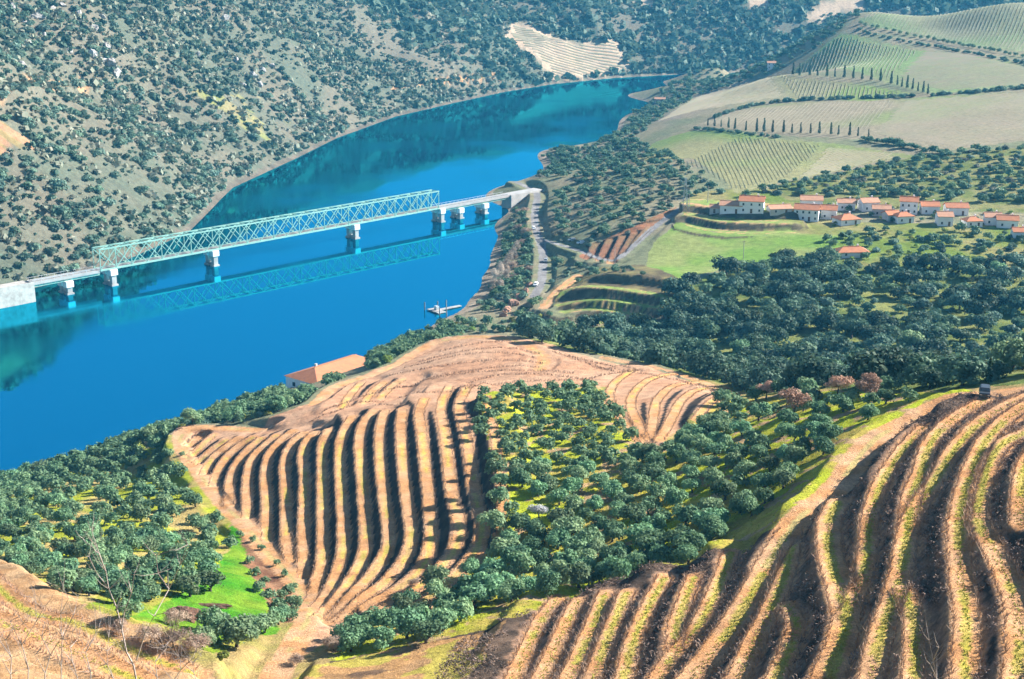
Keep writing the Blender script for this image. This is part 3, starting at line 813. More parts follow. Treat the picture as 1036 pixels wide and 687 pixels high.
def plant_all(limit=300):
    by = {}
    for j in JOBS:
        z = G(j[1], j[2]); h = HT[j[0]] * j[3]
        px, py, t = project(j[1], j[2], z + h * .8)
        if not (-110 < px < 1190 and -25 < py < 725): continue
        if not seen(j[1], j[2], z + h * .95): continue
        by.setdefault(j[0], []).append((h * FPX / t * (1.0 if -5 < px < 1041 and -5 < py < 692 else .2), j))
    for kind, L in by.items():
        L.sort(key=lambda e: -e[0])
        todo = []
        for _, j in L[:limit]:
            j = list(j); w0 = j[4].split()[0]; a_, b_, _t = project(j[1], j[2], G(j[1], j[2]) + 1.5)
            if kind in PHR and 'from the left' not in j[4]:
                j[4] = (w0 + ' ' if w0 in ('small', 'large', 'mid-sized') else '') + PHR[kind] + ' ' + place_of(a_, b_)
            todo.append((a_, j))
        for a_, j in number(todo): put_plant(*j)
        if len(L) > limit: mass(STUFF[kind][0], STUFF[kind][1], kind, [(j[1], j[2], j[3]) for _, j in L[limit:]])
        print('plants', kind, len(L))
LMK = [(803,410,'the nearest pink almond tree'),(878,396,'the roadside almond tree'),(545,522,'the white blossoming tree'),(655,455,'the pointed tip of the small vineyard'),(487,420,'the top corner of the terraced rows'),(495,560,'the lower end of the terraced rows'),(400,640,'the tan ground by the track'),(745,560,'the start of the foreground terraces'),(620,600,'the short foreground rows'),
 (997,400,'the parked grey car'),(863,256,'the orange-roofed hut'),(600,362,'the vineyard crest'),(740,395,'the crest right end'),(905,300,'the faint path in the wood'),(325,372,'the riverside warehouse'),(440,312,'the jetty'),(175,450,'the corner of the vineyard track'),(230,520,'the track bend by the green field'),(185,625,'the brown brush heap'),(300,620,'the pale track junction'),
 (30,612,'the bare lower-left slope'),(20,485,'the left water edge'),(100,530,'the clearing in the left grove'),(250,425,'the crest left end'),(745,207,'the tall white house'),(818,215,'the big courtyard house'),(921,212,'the tallest village house'),(1021,228,'the rightmost village house'),(693,205,'the lattice mast'),(515,190,'the right bridge end'),(622,266,'the sharp side-road bend'),(548,245,'the road junction'),
 (620,310,'the stacked green terraces'),(781,67,'the lone white house'),(668,104,'the lone ruin'),(1020,330,'the right edge of the wood'),(840,330,'the middle of the wood'),(700,335,'the left part of the wood'),(960,290,'the open green patch in the wood'),(790,165,'the striped field'),(1000,160,'the right end of the wide field'),(850,150,'the lower cypress row'),
 (17,300,'the white bridge abutment'),(105,262,'the left truss end'),(235,190,'the river bend behind the bridge'),(8,140,'the orange terraced patch'),(45,90,'the pale hillside track'),(240,110,'the yellow-green clearing'),(110,70,'the pale rock band'),(260,78,'the pale rock face'),(570,55,'the tan far vineyard'),(450,85,'the pale far track'),(340,135,'the far waterline'),(60,200,'the open slope above the bridge'),(360,30,'the wooded far slope top'),(60,20,'the top left rocks')]
LMK += [(600,148,'the bank beyond the bridge'),(640,182,'the scrub below the striped field'),(600,212,'the slope above the road junction'),(665,160,'the lowest field end'),(140,500,'the upper edge of the left grove'),(50,545,'the left end of the left grove'),(195,560,'the dark corner of the left grove'),(125,590,'the lower edge of the left grove'),(60,510,'the river side of the left grove'),(395,352,'the bank trees near the crest'),(120,462,'the left bank trees'),(600,480,'the heart of the central grove'),(700,500,'the grove right half'),(560,440,'the upper part of the central grove'),(780,300,'the wood below the meadow'),(900,350,'the right half of the wood'),(620,340,'the hollow behind the crest')]
def place_of(px, py):
    b_ = min(LMK, key=lambda l: (l[0] - px) ** 2 + ((l[1] - py) * 1.3) ** 2); dx, dy = px - b_[0], (py - b_[1]) * 1.3; d_ = math.hypot(dx, dy)
    if d_ < 7: return 'right beside ' + b_[2]
    a_ = int(((math.degrees(math.atan2(-dy, dx)) + 360 + 22.5) % 360) // 45)
    return ('just ' if d_ < 24 else '' if d_ < 48 else 'well ') + ['right of', 'above right of', 'above', 'above left of', 'left of', 'below left of', 'below', 'below right of'][a_] + ' ' + b_[2]
PHR = {'olive': 'grey-green olive tree', 'oak': 'dark evergreen tree', 'shrub': 'green shrub', 'pale': 'pale grey-green shrub', 'bright': 'yellow-green bush', 'barebush': 'leafless brown bush'}
STUFF = {'olive': ('olive_trees_mass', 'further olive trees of the groves too many to count'), 'oak': ('woodland_mass', 'distant evergreen wood that reads as one mass'),
         'shrub': ('shrub_mass', 'distant low shrubs along the field hedges and slopes'), 'pale': ('pale_shrub_mass', 'distant pale shrubs on the slopes')}
LITE = {}
def mass(name, label, kind, pts, nleaf=260, leafk=2.0):
    """many far plants joined into one object"""
    if kind not in LITE:
        spec = {'olive': (2.2, 3.7, -.15, 7, .33, 'olive'), 'oak': (4.0, 5.2, 0, 8, .62, 'forest'), 'shrub': (2.0, 2.6, -.5, 5, .5, 'scrub'), 'pale': (1.8, 2.3, -.5, 5, .42, 'paleshrub')}[kind]
        LITE[kind] = ([leaf_cloud(900 + i, round_lobes(900 + i, spec[0], spec[1], spec[2], spec[3]), nleaf, spec[4] * leafk)[0] for i in range(5)], spec[5])
    T, mat = LITE[kind]; vs_ = []
    for x, y, s in pts:
        v = T[int(rng.integers(5))]; a = rng.random() * 6.28; c, n = math.cos(a), math.sin(a)
        s = np.array([s * rng.uniform(.9, 1.15), s * rng.uniform(.9, 1.15), s * rng.uniform(.85, 1.1)]); v = v * s
        vs_.append(np.stack([v[:, 0] * c - v[:, 1] * n + x, v[:, 0] * n + v[:, 1] * c + y, v[:, 2] + G(x, y) - .1], -1))
    V = np.concatenate(vs_)
    o = obj(name, raw_mesh(name, V, np.arange(len(V)).reshape(-1, 4), M[mat]))
    tag(o, label, {'olive': 'trees', 'oak': 'wood', 'shrub': 'shrubs', 'pale': 'shrubs'}[kind], kind='stuff')

def scatter(poly, spacing, keep=lambda px, py, x, y: True, seed=1, jit=.38):
    g = np.random.default_rng(seed); p = np.array([q[:2] for q in poly])
    xs = np.arange(p[:, 0].min(), p[:, 0].max(), spacing); ys = np.arange(p[:, 1].min(), p[:, 1].max(), spacing * .92)
    out = []
    for j, y in enumerate(ys):
        for x in xs:
            qx = x + (j % 2) * spacing * .5 + g.uniform(-jit, jit) * spacing; qy = y + g.uniform(-jit, jit) * spacing
            out.append((qx, qy))
    if not out: return []
    o = np.array(out); ins = in_poly(o[:, 0], o[:, 1], [tuple(q) for q in p])
    o = o[ins]; z = GA(o[:, 0], o[:, 1])
    px, py, t = project(o[:, 0], o[:, 1], z)
    res = []
    for (x, y), a, b, zz in zip(o, px, py, z):
        if zz > 0.6 and -110 < a < 1190 and -45 < b < 735 and keep(a, b, x, y): res.append((x, y, a, b))
    return res
def on_track(x, y, lim=1.0):
    i = min(np.searchsorted(GX, x), len(GX) - 1); j = min(np.searchsorted(GY, y), len(GY) - 1); q = i * len(GY) + j
    return KIND[q] in (3, 5) and EMIN[q] < lim

def size_word(s, lo, hi):
    return 'small' if s < lo else ('large' if s > hi else 'mid-sized')

# ------------------------------------------------------------------ the olive grove in the middle
PINKS = [(775, 398, 1.0), (803, 414, 1.3), (878, 400, 1.25), (848, 396, 1.1)]
def near_px(a, b, L, r): return any((a - q[0]) ** 2 + ((b - q[1]) * 1.3) ** 2 < r * r for q in L)
def keep_grove(a, b, x, y):
    if on_track(x, y, 2.2) or near_px(a, b, PINKS, 9) or near_px(a, b, [(545, 522)], 10): return False
    if a > 690 and b > 560 - (a - 745) * .8 - 24: return rng.random() < .12
    if a > 745 and b < 470: return rng.random() < .62
    if b > 560 + (745 - a) * .24 and a > 480: return rng.random() < .35
    return rng.random() < .93
for x, y, a, b in scatter(Z_['grove'], 5.0, keep_grove, 3, .26):
    s = float(rng.uniform(.7, 1.05)) * (1.15 if b > 530 else .86 if b < 475 and a < 650 else 1)
    where = ('at the right end of the central grove near the dirt road' if a > 760 else 'in the row below the terraced vineyard, beside the dirt bank' if b > 585 else
             'on the left edge of the central grove against the terraces' if a < 545 else 'in the middle of the dense central grove')
    plant('olive', x, y, s, f'{size_word(s, .82, .98)} grey-green olive tree {where}', 'olive trees of the central grove')
for i, (a, b, s) in enumerate(PINKS):
    q = P(a, b + 6, ZT); plant('pink', q[0], q[1], s, ['small pink blossoming almond tree at the upper edge of the grove', 'pink blossoming almond tree among sparse olives, nearest of the four', 'round pink blossoming almond tree nearest the dirt road', 'pink blossoming almond tree between two others at the wood edge'][i], 'almond trees in blossom')
q = P(545, 526, ZT); plant('whiteb', q[0], q[1], .85, 'white blossoming tree inside the dense olive grove', None)
# ------------------------------------------------------------------ the left grove
for x, y, a, b in scatter(Z_['lgrove'], 5.7, lambda a, b, x, y: not on_track(x, y, 2.0) and rng.random() < (.62 if (70 < a < 125 and 495 < b < 560) else .9), 4, .3):
    s = float(rng.uniform(.7, 1.1))
    where = 'next to the bright green field' if a > 175 else 'along the river edge of the left grove' if b < 500 else 'at the foot of the bare lower-left slope' if b > 560 else 'inside the left grove above the river'
    plant('olive', x, y, s, f'{size_word(s, .82, 1.0)} olive tree {where}', 'olive trees of the left grove')
# the single round olive and the hedge round the green field
HEDGE = [(100,600,.9),(120,610,1.0),(75,598,.9),(60,590,.8),(40,582,.9),(165,592,1.25),(138,615,.9),(130,625,.8),(215,640,1.0),(228,648,1.1),(240,655,1.2),(255,645,1.0),(268,640,.9),(205,655,.8),(282,632,.8),(290,628,.8),(298,618,.7),(262,598,.55),(272,606,.6),(281,616,.6),(258,582,.5),(285,605,.5),(292,600,.55),(268,590,.45),(253,570,.5),(243,543,.4),(256,548,.4),(265,556,.35),(280,572,.35),(288,583,.38),(296,596,.4),(184,461,.35),(187,476,.35),(222,527,.5)]
for a, b, s in HEDGE:
    q = P(a, b, ZT); plant('olive', q[0], q[1], s, f'{size_word(s, .6, .95)} olive bush {"beside the pale dirt track" if a > 240 else "below the bright green field" if b > 610 else "along the dry slope under the left grove"}', 'olive bushes round the green field')
for a, b, s, k in [(152,650,.85,'barebush'),(175,655,.95,'barebush'),(198,660,.85,'barebush'),(338,658,.8,'barebush'),(300,672,.5,'barebush'),(420,592,.5,'barebush'),(405,605,.45,'barebush'),(178,632,.8,'barebush'),(225,668,.7,'bright'),(120,640,.6,'barebush')]:
    q = P(a, b, ZT); plant(k, q[0], q[1], s, {'barebush': 'leafless brown bush ', 'bright': 'yellow-green bush '}[k] + ('below the green field' if a < 260 else 'beside the dirt track junction' if b > 640 else 'at the lower end of the vineyard rows'), 'leafless bushes near the dirt track')
# the brown earth heap on the green field
g9 = MB()
# ------------------------------------------------------------------ trees along the near river bank
BANK = wpoly([(-20,496),(0,490),(100,458),(170,435),(230,414),(300,392),(345,376),(370,366),(400,351),(430,338),(455,328),(470,337),(440,349),(400,367),(345,387),(312,408),(262,425),(215,434),(178,443),(168,455),(100,475),(0,505)])
for x, y, a, b in scatter(BANK, 4.3, lambda a, b, x, y: not on_track(x, y, 1.4) and not (278 < a < 332 and b < 399) and not (332 <= a < 374 and b < 388 - (a - 332) * .2) and rng.random() < .92, 6, .36):
    s = float(rng.uniform(.75, 1.3)); kk = rng.random(); kd = 'olive' if kk < .8 else ('bright' if kk < .9 else 'shrub')
    plant(kd, x, y, s, f'{size_word(s, .9, 1.15)} tree', 'trees along the near river bank')
# ------------------------------------------------------------------ the dark wood in the valley
cand = scatter(Z_['forest'], 7.6, lambda a, b, x, y: not on_track(x, y, 4) and not (842 < a < 886 and 246 < b < 268) and (rng.random() < (.95 if a < 860 else .85)) and not (abs(a - 868 - (b - 265) * .62) < 6 and b < 348), 5, .4)
for x, y, a, b in cand:
    s = float(.5 + .95 * rng.random() ** 1.3)
    where = 'behind the crest of the vineyard hill' if b > 350 else 'right of the faint path through the wood' if a > 905 else 'in the wood below the orange-roofed hut'
    kk = rng.random(); plant('oak' if kk < .8 else ('olive' if kk < .9 else 'shrub'), x, y, s * (1 if kk < .8 else 1.35), f'{size_word(s, .7, 1.1)} dark evergreen tree {where}', 'evergreen trees of the valley wood')
# ------------------------------------------------------------------ wooded slopes and hedges further off
def belt(px, spacing, kinds, srange, label, group, seed, keep=.9, parts=True):
    for x, y, a, b in scatter(wpoly(px), spacing, lambda a, b, x, y: not on_track(x, y, 2.5) and rng.random() < keep, seed, .42):
        k = kinds[int(rng.integers(len(kinds)))]; s = float(rng.uniform(*srange))
        sw = size_word(s, srange[0] + (srange[1] - srange[0]) * .3, srange[0] + (srange[1] - srange[0]) * .7)
        cw = {'oak': 'dark evergreen tree', 'shrub': 'green shrub', 'pale': 'pale grey-green shrub', 'olive': 'olive tree', 'bright': 'yellow-green shrub', 'barebush': 'leafless brown tree', 'pink': 'pinkish bare tree'}[k]
        plant(k, x, y, s * (.62 if k == 'oak' else 1), f'{sw} {cw} {label}', group, parts=parts)
belt([(553,232),(560,200),(580,178),(605,152),(640,138),(690,165),(735,195),(692,204),(640,236),(600,252),(565,244)], 7.2, ['oak', 'oak', 'shrub', 'pale'], (.7, 1.35), 'on the slope between the bridge road and the village', 'trees on the slope above the bridge road', 11, .88)
belt([(798,206),(860,202),(930,206),(1036,212),(1036,236),(930,232),(870,232),(840,230)], 7.5, ['oak', 'shrub', 'olive', 'bright'], (.5, .9), 'among the village houses', 'bushes among the village houses', 19, .55)
belt([(745,200),(800,184),(880,168),(930,158),(1170,140),(1170,206),(900,201),(800,198)], 6.6, ['oak', 'oak', 'shrub', 'pale', 'olive'], (.7, 1.35), 'behind the village houses', 'trees behind the village', 12, .85)
belt([(835,240),(870,232),(1170,232),(1170,258),(900,274),(845,268)], 6.6, ['oak', 'shrub', 'olive', 'bright'], (.7, 1.2), 'on the green slope in front of the village', 'trees in front of the village', 13, .72)
belt([(545,178),(560,152),(605,147),(632,130),(645,110),(668,94),(690,82),(720,68),(760,54),(800,32),(850,9),(872,15),(835,43),(785,73),(705,97),(672,116),(645,140),(600,165),(575,182)], 8.5, ['oak', 'oak', 'shrub'], (.8, 1.4), 'on the wooded river slope beyond the fields', 'trees on the far point', 14, .92)
belt([(478,312),(498,285),(508,250),(520,215),(536,215),(538,260),(540,295),(500,322)], 5.0, ['oak', 'oak', 'shrub', 'shrub', 'barebush', 'olive'], (.7, 1.25), 'between the riverside road and the water', 'trees by the riverside road', 15, .85)
belt([(440,342),(466,322),(500,330),(545,304),(566,335),(520,339),(480,338)], 4.4, ['oak', 'shrub', 'olive', 'bright'], (.6, 1.1), 'behind the vineyard crest near the jetty', 'bushes near the jetty', 16, .8)
belt([(536,182),(552,152),(600,147),(625,134),(640,128),(640,140),(600,155),(575,180)], 8.0, ['oak', 'shrub', 'pale'], (.7, 1.2), 'on the river bank beyond the bridge', 'trees beyond the bridge', 17, .9)
belt([(556,262),(600,262),(622,270),(655,272),(650,282),(600,280),(560,296)], 6.0, ['shrub', 'oak', 'shrub'], (.5, .9), 'beside the road junction above the terraces', 'shrubs by the road junction', 18, .7)
def ordinal(n): return str(n) + ('th' if 10 < n % 100 < 14 else {1: 'st', 2: 'nd', 3: 'rd'}.get(n % 10, 'th'))
def hedge(px, n, kind, srange, label, group, sz=1.0, jit=1.0):
    w = [P(*p, ZT) for p in smooth_line(px, 1)]
    seg = [math.dist(w[i][:2], w[i + 1][:2]) for i in range(len(w) - 1)]; T = sum(seg)
    for i in range(n):
        d = T * (i + .5) / n; k = 0
        while d > seg[k] and k < len(seg) - 1: d -= seg[k]; k += 1
        f = d / seg[k]; x = w[k][0] + (w[k + 1][0] - w[k][0]) * f + rng.uniform(-jit, jit); y = w[k][1] + (w[k + 1][1] - w[k][1]) * f + rng.uniform(-jit, jit)
        plant(kind, x, y, float(rng.uniform(*srange)), f'{label}, {ordinal(i + 1)} from the left', group, sz)
hedge([(798,76),(830,77),(860,79),(895,83)], 11, 'cypress', (.85, 1.3), 'slim dark cypress in the upper row across the fields', 'upper row of cypresses', jit=.8)
hedge([(900,84),(915,88),(928,92),(940,96)], 8, 'cypress', (.8, 1.2), 'slim dark cypress at the lower right end of the upper row', 'upper row of cypresses', jit=.8)
hedge([(712,127),(740,130),(760,133)], 6, 'cypress', (.6, .95), 'slim dark cypress at the left end of the lower row', 'lower row of cypresses', jit=.8)
hedge([(760,133),(798,134),(840,136),(882,139)], 13, 'cypress', (.6, 1.2), 'slim dark cypress in the lower row between two fields', 'lower row of cypresses', jit=.8)
hedge([(702,130),(740,134),(790,139)], 22, 'shrub', (.6, 1.0), 'low dark shrub under the left half of the lower cypress row', 'hedge under the lower cypresses')
hedge([(870,142),(900,146),(930,152),(962,158)], 18, 'oak', (.45, .8), 'dark tree in the hedge right of the lower cypress row', 'hedge right of the lower cypresses', jit=2.5)
hedge([(720,120),(748,110),(790,103)], 16, 'shrub', (.9, 1.4), 'dark shrub in the hedge below the left field', 'field hedge in the middle', jit=2)
hedge([(790,103),(850,100),(925,98)], 26, 'shrub', (.9, 1.5), 'dark shrub in the long hedge under the upper cypresses', 'field hedge in the middle', jit=2)
hedge([(940,97),(985,94),(1045,88)], 16, 'shrub', (.9, 1.7), 'dark shrub in the hedge right of the upper cypresses', 'field hedge in the middle', jit=2)
hedge([(868,24),(900,32),(960,44),(1045,60)], 30, 'olive', (.75, 1.05), 'small round tree in the upper roadside line on the high field', 'roadside trees on the high field', jit=1)
hedge([(866,30),(900,39),(960,50),(1045,67)], 30, 'shrub', (.9, 1.3), 'dark shrub in the lower roadside line on the high field', 'roadside trees on the high field', jit=1.5)
q = P(1000, 388, ZT); plant('cypress', q[0], q[1], .62, 'small dark cypress behind the parked car on the hill road', None)
# ------------------------------------------------------------------ leafless poplars by the river
def bare_tree(name, x, y, h, seed, label, group, mat, levels=4, r0=.16, sway=.35, tw=1.0):
    g = random.Random(seed); root = empty(name, (x, y, G(x, y) - .1))
    mt, mbr = MB(), MB()
    top = []
    pts = [(g.uniform(-.02, .02) * h * k, g.uniform(-.02, .02) * h * k, h * k / 4) for k in range(5)]
    mt.tube(pts, [r0 * (1 - .2 * k) for k in range(5)], 6)
    def grow(p, d, l, r, lv):
        e = p + d * l; mbr.tube([p, p + d * l * .5 + Vector((g.uniform(-.05, .05), g.uniform(-.05, .05), .03)) * l, e], [r, r * .75, r * .5], 4)
        if lv <= 0: return
        for _ in range(3):
            nd = (d + Vector((g.uniform(-1, 1), g.uniform(-1, 1), g.uniform(-.1, .6))) * .7).normalized()
            grow(p + d * l * g.uniform(.45, 1), nd, l * g.uniform(.5, .75), r * .55, lv - 1)
    for k in range(9):
        f = g.uniform(.25, 1); a = g.uniform(0, 6.28)
        grow(Vector((pts[int(f * 4)][0], pts[int(f * 4)][1], f * h)), Vector((math.cos(a) * sway, math.sin(a) * sway, 1)).normalized(), h * .28 * (1.2 - f * .5), r0 * .4 * tw, levels - 2)
    mt.build('trunk', mat, root, True); mbr.build('branches', mat, root)
    return tag(root, label, 'tree', group)
for i, (a, b, h) in enumerate([(498,296,.8),(503,290,.95),(507,284,1.0),(511,278,1.0),(515,271,.95),(519,264,.9),(506,296,.8),(523,257,.8),(512,288,.9)]):
    q = P(a, b, ZT); plant('poplar', q[0], q[1], h, ['', 'tall ', 'spreading '][i % 3] + 'pale leafless poplar by the river, from the left ' + ordinal(i + 1), 'leafless poplars by the river')
# ------------------------------------------------------------------ scrub on the far bank
g = np.random.default_rng(61)
n = 185000
sx = g.uniform(-560, 700, n); sy = g.uniform(480, 1900, n)
d = poly_dist(sx, sy, FAR_SHORE); ins = in_poly(sx, sy, FAR_POLY)
sz_ = GA(sx, sy); px, py, tt = project(sx, sy, sz_)
dens = np.clip(1.1 * c01(fbm(sx, sy, 45, 71, 3), .26, .60) + .22, 0, 1)
dens = np.where((px < 190) & (py > 150), dens * .5, dens)
dens = np.where(d < 16, np.maximum(dens, .6), dens); rng_d = np.clip(tt / 900, .75, 1.6); dens = dens / rng_d
ok = ins & (d > 2.5) & (px > -25) & (px < 1060) & (py > -14) & (py < 330) & (g.random(n) < dens)
for k in ('ftan', 'ftan2', 'ftan3', 'ftan4', 'lterr'): ok &= ~in_poly(sx, sy, Z_[k])
ok &= ~(in_poly(sx, sy, Z_['greenf']) & (g.random(n) < .6))
ii = np.where(ok)[0]
rad = (.5 + 1.35 * g.random(n) ** 1.7) * (1 + .3 * (g.random(n) < .12))
order = ii[np.argsort(-(rad[ii] / tt[ii]))]
pale = g.random(n) < .42
big = [i for i in order if not pale[i]][:300]; bigset = set(big)
fars = []
for i in big:
    a, b = px[i], py[i]
    w = ('on the bare slope above the white bridge abutment' if a < 110 and b > 150 else 'on the far bank behind the green truss bridge' if b > 170 else 'on the far bank above the river bend' if a > 250 else 'on the rocky far slope at the left')
    fars.append((a, ['shrub', float(sx[i]), float(sy[i]), float(rad[i]), f'{size_word(rad[i], 1.85, 2.2)} round dark shrub ' + place_of(a, b), 'large shrubs on the far bank', .95, False, .1]))
for a, j in number(fars): put_plant(*j).name = 'far_bank_shrub'
mass('far_bank_scrub', 'low dark green scrub covering the far bank', 'shrub', [(sx[i], sy[i], rad[i]) for i in ii if not pale[i] and i not in bigset and tt[i] < 1350], 18, 3.6)
LITE.pop('shrub', None)
mass('distant_hill_woods', 'blue-green woods covering the distant hill beyond the river bend', 'shrub', [(sx[i], sy[i], rad[i] * 1.5) for i in ii if not pale[i] and i not in bigset and tt[i] >= 1350], 10, 5.0)
LITE.pop('shrub', None)
mass('far_bank_pale_scrub', 'pale grey scrub between the dark shrubs of the far bank', 'pale', [(sx[i], sy[i], rad[i]) for i in ii if pale[i]], 12, 4.0)
LITE.pop('pale', None)
plant_all()
print('far shrubs', len(ii), int(pale[ii].sum()))

# ------------------------------------------------------------------ rock outcrops
def rock_mesh(name, seed, mat):
    import bmesh
    bm = bmesh.new(); bmesh.ops.create_icosphere(bm, subdivisions=3, radius=1)
    g_ = random.Random(seed); pl = [(Vector((g_.gauss(0, 1), g_.gauss(0, 1), g_.gauss(0, 1))).normalized(), g_.uniform(.45, .8)) for _ in range(16)]
    for v in bm.verts:
        for nn, dd in pl:
            e = v.co.dot(nn) - dd
            if e > 0: v.co -= nn * e
        v.co *= g_.uniform(.86, 1.1); v.co.z *= 1.15 if v.co.z > 0 else 1
    me = bpy.data.meshes.new(name); bm.to_mesh(me); bm.free(); me.materials.append(mat); return me
RL = []
RK = [rock_mesh('rock', i, M['rock']) for i in range(5)]; RR = [rock_mesh('red_rock', 20 + i, M['redrock']) for i in range(3)]
def rock(px, py, s, label, group, red=False, flat=.7):
    q = P(px, py, ZT); o = obj('rock_outcrop', random.choice(RR if red else RK))
    o.location = (q[0], q[1], q[2] + s * .1); o.scale = (s * random.uniform(.8, 1.5), s * random.uniform(.7, 1.1), s * flat * random.uniform(.8, 1.3)); o.rotation_euler = (random.uniform(-.3, .3), random.uniform(-.3, .3), random.uniform(0, 6))
    tag(o, label, 'rock', group); RL.append((px, [0, 0, 0, 0, label, o]))
for i, (a, b, s) in enumerate([(38,18,5),(52,10,5),(64,6,4),(80,14,4),(92,56,6),(102,62,6),(112,68,7),(118,76,5),(28,46,4),(84,40,4),(22,66,4),(70,52,4),(12,8,5),(24,22,4),(96,30,4),(104,18,4),(44,36,4),(108,48,4)]):
    rock(a, b, s * .8, 'pale rock outcrop ' + ('in the rocky band' if b > 40 else 'near the top') + ' of the far slope at the left', 'rock outcrops on the far slope')
for i, (a, b, s) in enumerate([(224,10,4),(228,20,5),(226,32,4),(240,62,4),(256,78,5),(266,72,5),(275,68,4),(262,86,4),(200,55,3),(248,88,4)]):
    rock(a, b, s * .8, 'pale rock face ' + ('high on the wooded far slope' if b < 45 else 'halfway up the wooded far slope'), 'rock outcrops on the far slope')
for i, (a, b, s) in enumerate([(531,296,2.2),(526,302,2.6),(519,309,2.6),(513,315,2.4),(508,320,1.8),(535,289,2)]):
    rock(a, b, s, ['reddish', 'orange-brown'][i % 2] + ' rock face beside the riverside road ' + ['at its bend', 'above the jetty', 'among bushes'][i // 2], 'red rocks by the riverside road', True, 1.1)
for _a, j in number(RL): j[5]['label'] = j[4]
# brown earth heap on the green field
import bmesh
def heap(px, py, w, d, h, label):
    q = P(px, py, ZT); bm = bmesh.new(); bmesh.ops.create_icosphere(bm, subdivisions=4, radius=1)
    for v in bm.verts:
        r = 1 + .35 * (float(vnoise(np.array(v.co.x * 3 + 9), np.array(v.co.y * 3 + v.co.z), 1.0, 8)) - .5) + .2 * (random.random() - .5)
        v.co = Vector((v.co.x * w * r, v.co.y * d * r, max(v.co.z, -.2) * h * r))
    me = bpy.data.meshes.new('brush_heap'); bm.to_mesh(me); bm.free(); me.materials.append(M['heap'])
    o = obj('brush_heap', me); o.location = q; tag(o, label, 'heap')
M['heap'] = mat_plain('cut_brush', (0.17, 0.09, 0.06), (0.09, 0.05, 0.035), 1.5, .95, bump=.8)
heap(185, 625, 2.6, 2.2, 1.5, 'heap of dark brown cut brush on the bright green field')
heap(212, 614, 3.2, .8, .5, 'low strip of brown earth on the bright green field')

# ------------------------------------------------------------------ vines, posts and dry brush
def sprays(name, label, pts, h, wid, nb, mat, seed, cat='vines', lean=.35):
    """little leafless plants, each a few thin blades"""
    g = np.random.default_rng(seed); pts = np.array(pts); n = len(pts)
    if not n: return
    z = GA(pts[:, 0], pts[:, 1])
    base = np.repeat(np.stack([pts[:, 0], pts[:, 1], z - .05], -1), nb, 0)
    hh = h * g.uniform(.6, 1.2, n * nb); dr = g.normal(size=(n * nb, 2)) * lean
    base[:, :2] += g.normal(size=(n * nb, 2)) * wid * 1.5
    top = base + np.stack([dr[:, 0] * hh, dr[:, 1] * hh, hh], -1)
    a = g.uniform(0, 6.28, n * nb); off = np.stack([np.cos(a), np.sin(a), 0 * a], -1) * wid
    V = np.stack([base - off, base + off, top + off * .5, top - off * .5], 1).reshape(-1, 3)
    o = obj(name, raw_mesh(name, V, np.arange(len(V)).reshape(-1, 4), mat)); tag(o, label, cat, kind='stuff')
def along(w, step, off, jit=.15):
    out = []; carry = 0
    for (x0, y0, *_), (x1, y1, *_) in zip(w, w[1:]):
        L = math.hypot(x1 - x0, y1 - y0)
        if L < 1e-6: continue
        nx_, ny_ = -(y1 - y0) / L, (x1 - x0) / L
        d = carry
        while d < L:
            f = d / L; out.append((x0 + (x1 - x0) * f + nx_ * off + rng.uniform(-jit, jit), y0 + (y1 - y0) * f + ny_ * off + rng.uniform(-jit, jit))); d += step
        carry = d - L
    return out
vm, vf, posts = [], [], []
for w_, h_, hw, kind in RIB:
    if kind == 'mid':
        vm += along(w_, .8, hw - .1) + along(w_, .8, -hw + .1)
    elif kind == 'front':
        vf += along(w_, .7, hw - .05) + along(w_, .7, -hw + .05)
sprays('terrace_vines', 'leafless vines lining the terraces of the central vineyard', vm, .42, .045, 5, M['vine'], 3)
sprays('foreground_vines', 'leafless vines lining the foreground terraces', vf, .65, .032, 9, M['vine'], 4)
# rows on the rounded crest of the vineyard hill follow its contour
cr = []
CREST = [[(325,418),(372,398),(430,384),(500,372),(545,372)], [(318,425),(380,402),(440,388),(500,378),(560,380),(600,384)], [(410,372),(450,362),(500,356),(540,362)], [(425,366),(470,355),(520,352),(545,358)], [(395,380),(450,370),(505,364),(550,368)],
         [(560,356),(590,366),(620,376)], [(445,356),(480,348),(520,347)], [(400,392),(450,380),(520,374),(580,378)], [(470,394),(520,386),(580,386),(610,380),(650,374)], [(600,372),(650,378),(700,388),(740,397)], [(380,410),(430,398),(480,390)], [(575,360),(610,369),(650,376)]]
for c in CREST: cr += along(smooth_line([P(*q, ZT) for q in c], 2), .7, 0, .2)
sprays('crest_vines', 'leafless vine rows over the rounded crest of the vineyard hill', cr, .6, .06, 6, M['vine'], 5)
bb = scatter(Z_['front'], .85, lambda a, b, x, y: True, 31, .5)
tb = []
for x, y, a, b in bb:
    i = min(np.searchsorted(GX, x), len(GX) - 1); j = min(np.searchsorted(GY, y), len(GY) - 1); k = i * len(GY) + j
    if EMIN[k] > .25 and KIND[k] == 2: tb.append((x, y))
def clumps(name, label, pts, rad, nleaf, leaf, mat, seed, cat):
    g_ = np.random.default_rng(seed); T = [leaf_cloud(seed + i, round_lobes(seed + i, 1.0, 1.1, -.2, 4), nleaf, leaf, .45, depth=.8)[0] for i in range(5)]; out = []
    for x, y in pts:
        v = T[int(g_.integers(5))] * (rad * g_.uniform(.5, 1.35)); a_ = g_.random() * 6.28; c_, n_ = math.cos(a_), math.sin(a_)
        out.append(np.stack([v[:, 0] * c_ - v[:, 1] * n_ + x, v[:, 0] * n_ + v[:, 1] * c_ + y, v[:, 2] + G(x, y)], -1))
    V = np.concatenate(out); tag(obj(name, raw_mesh(name, V, np.arange(len(V)).reshape(-1, 4), M[mat])), label, cat, kind='stuff')
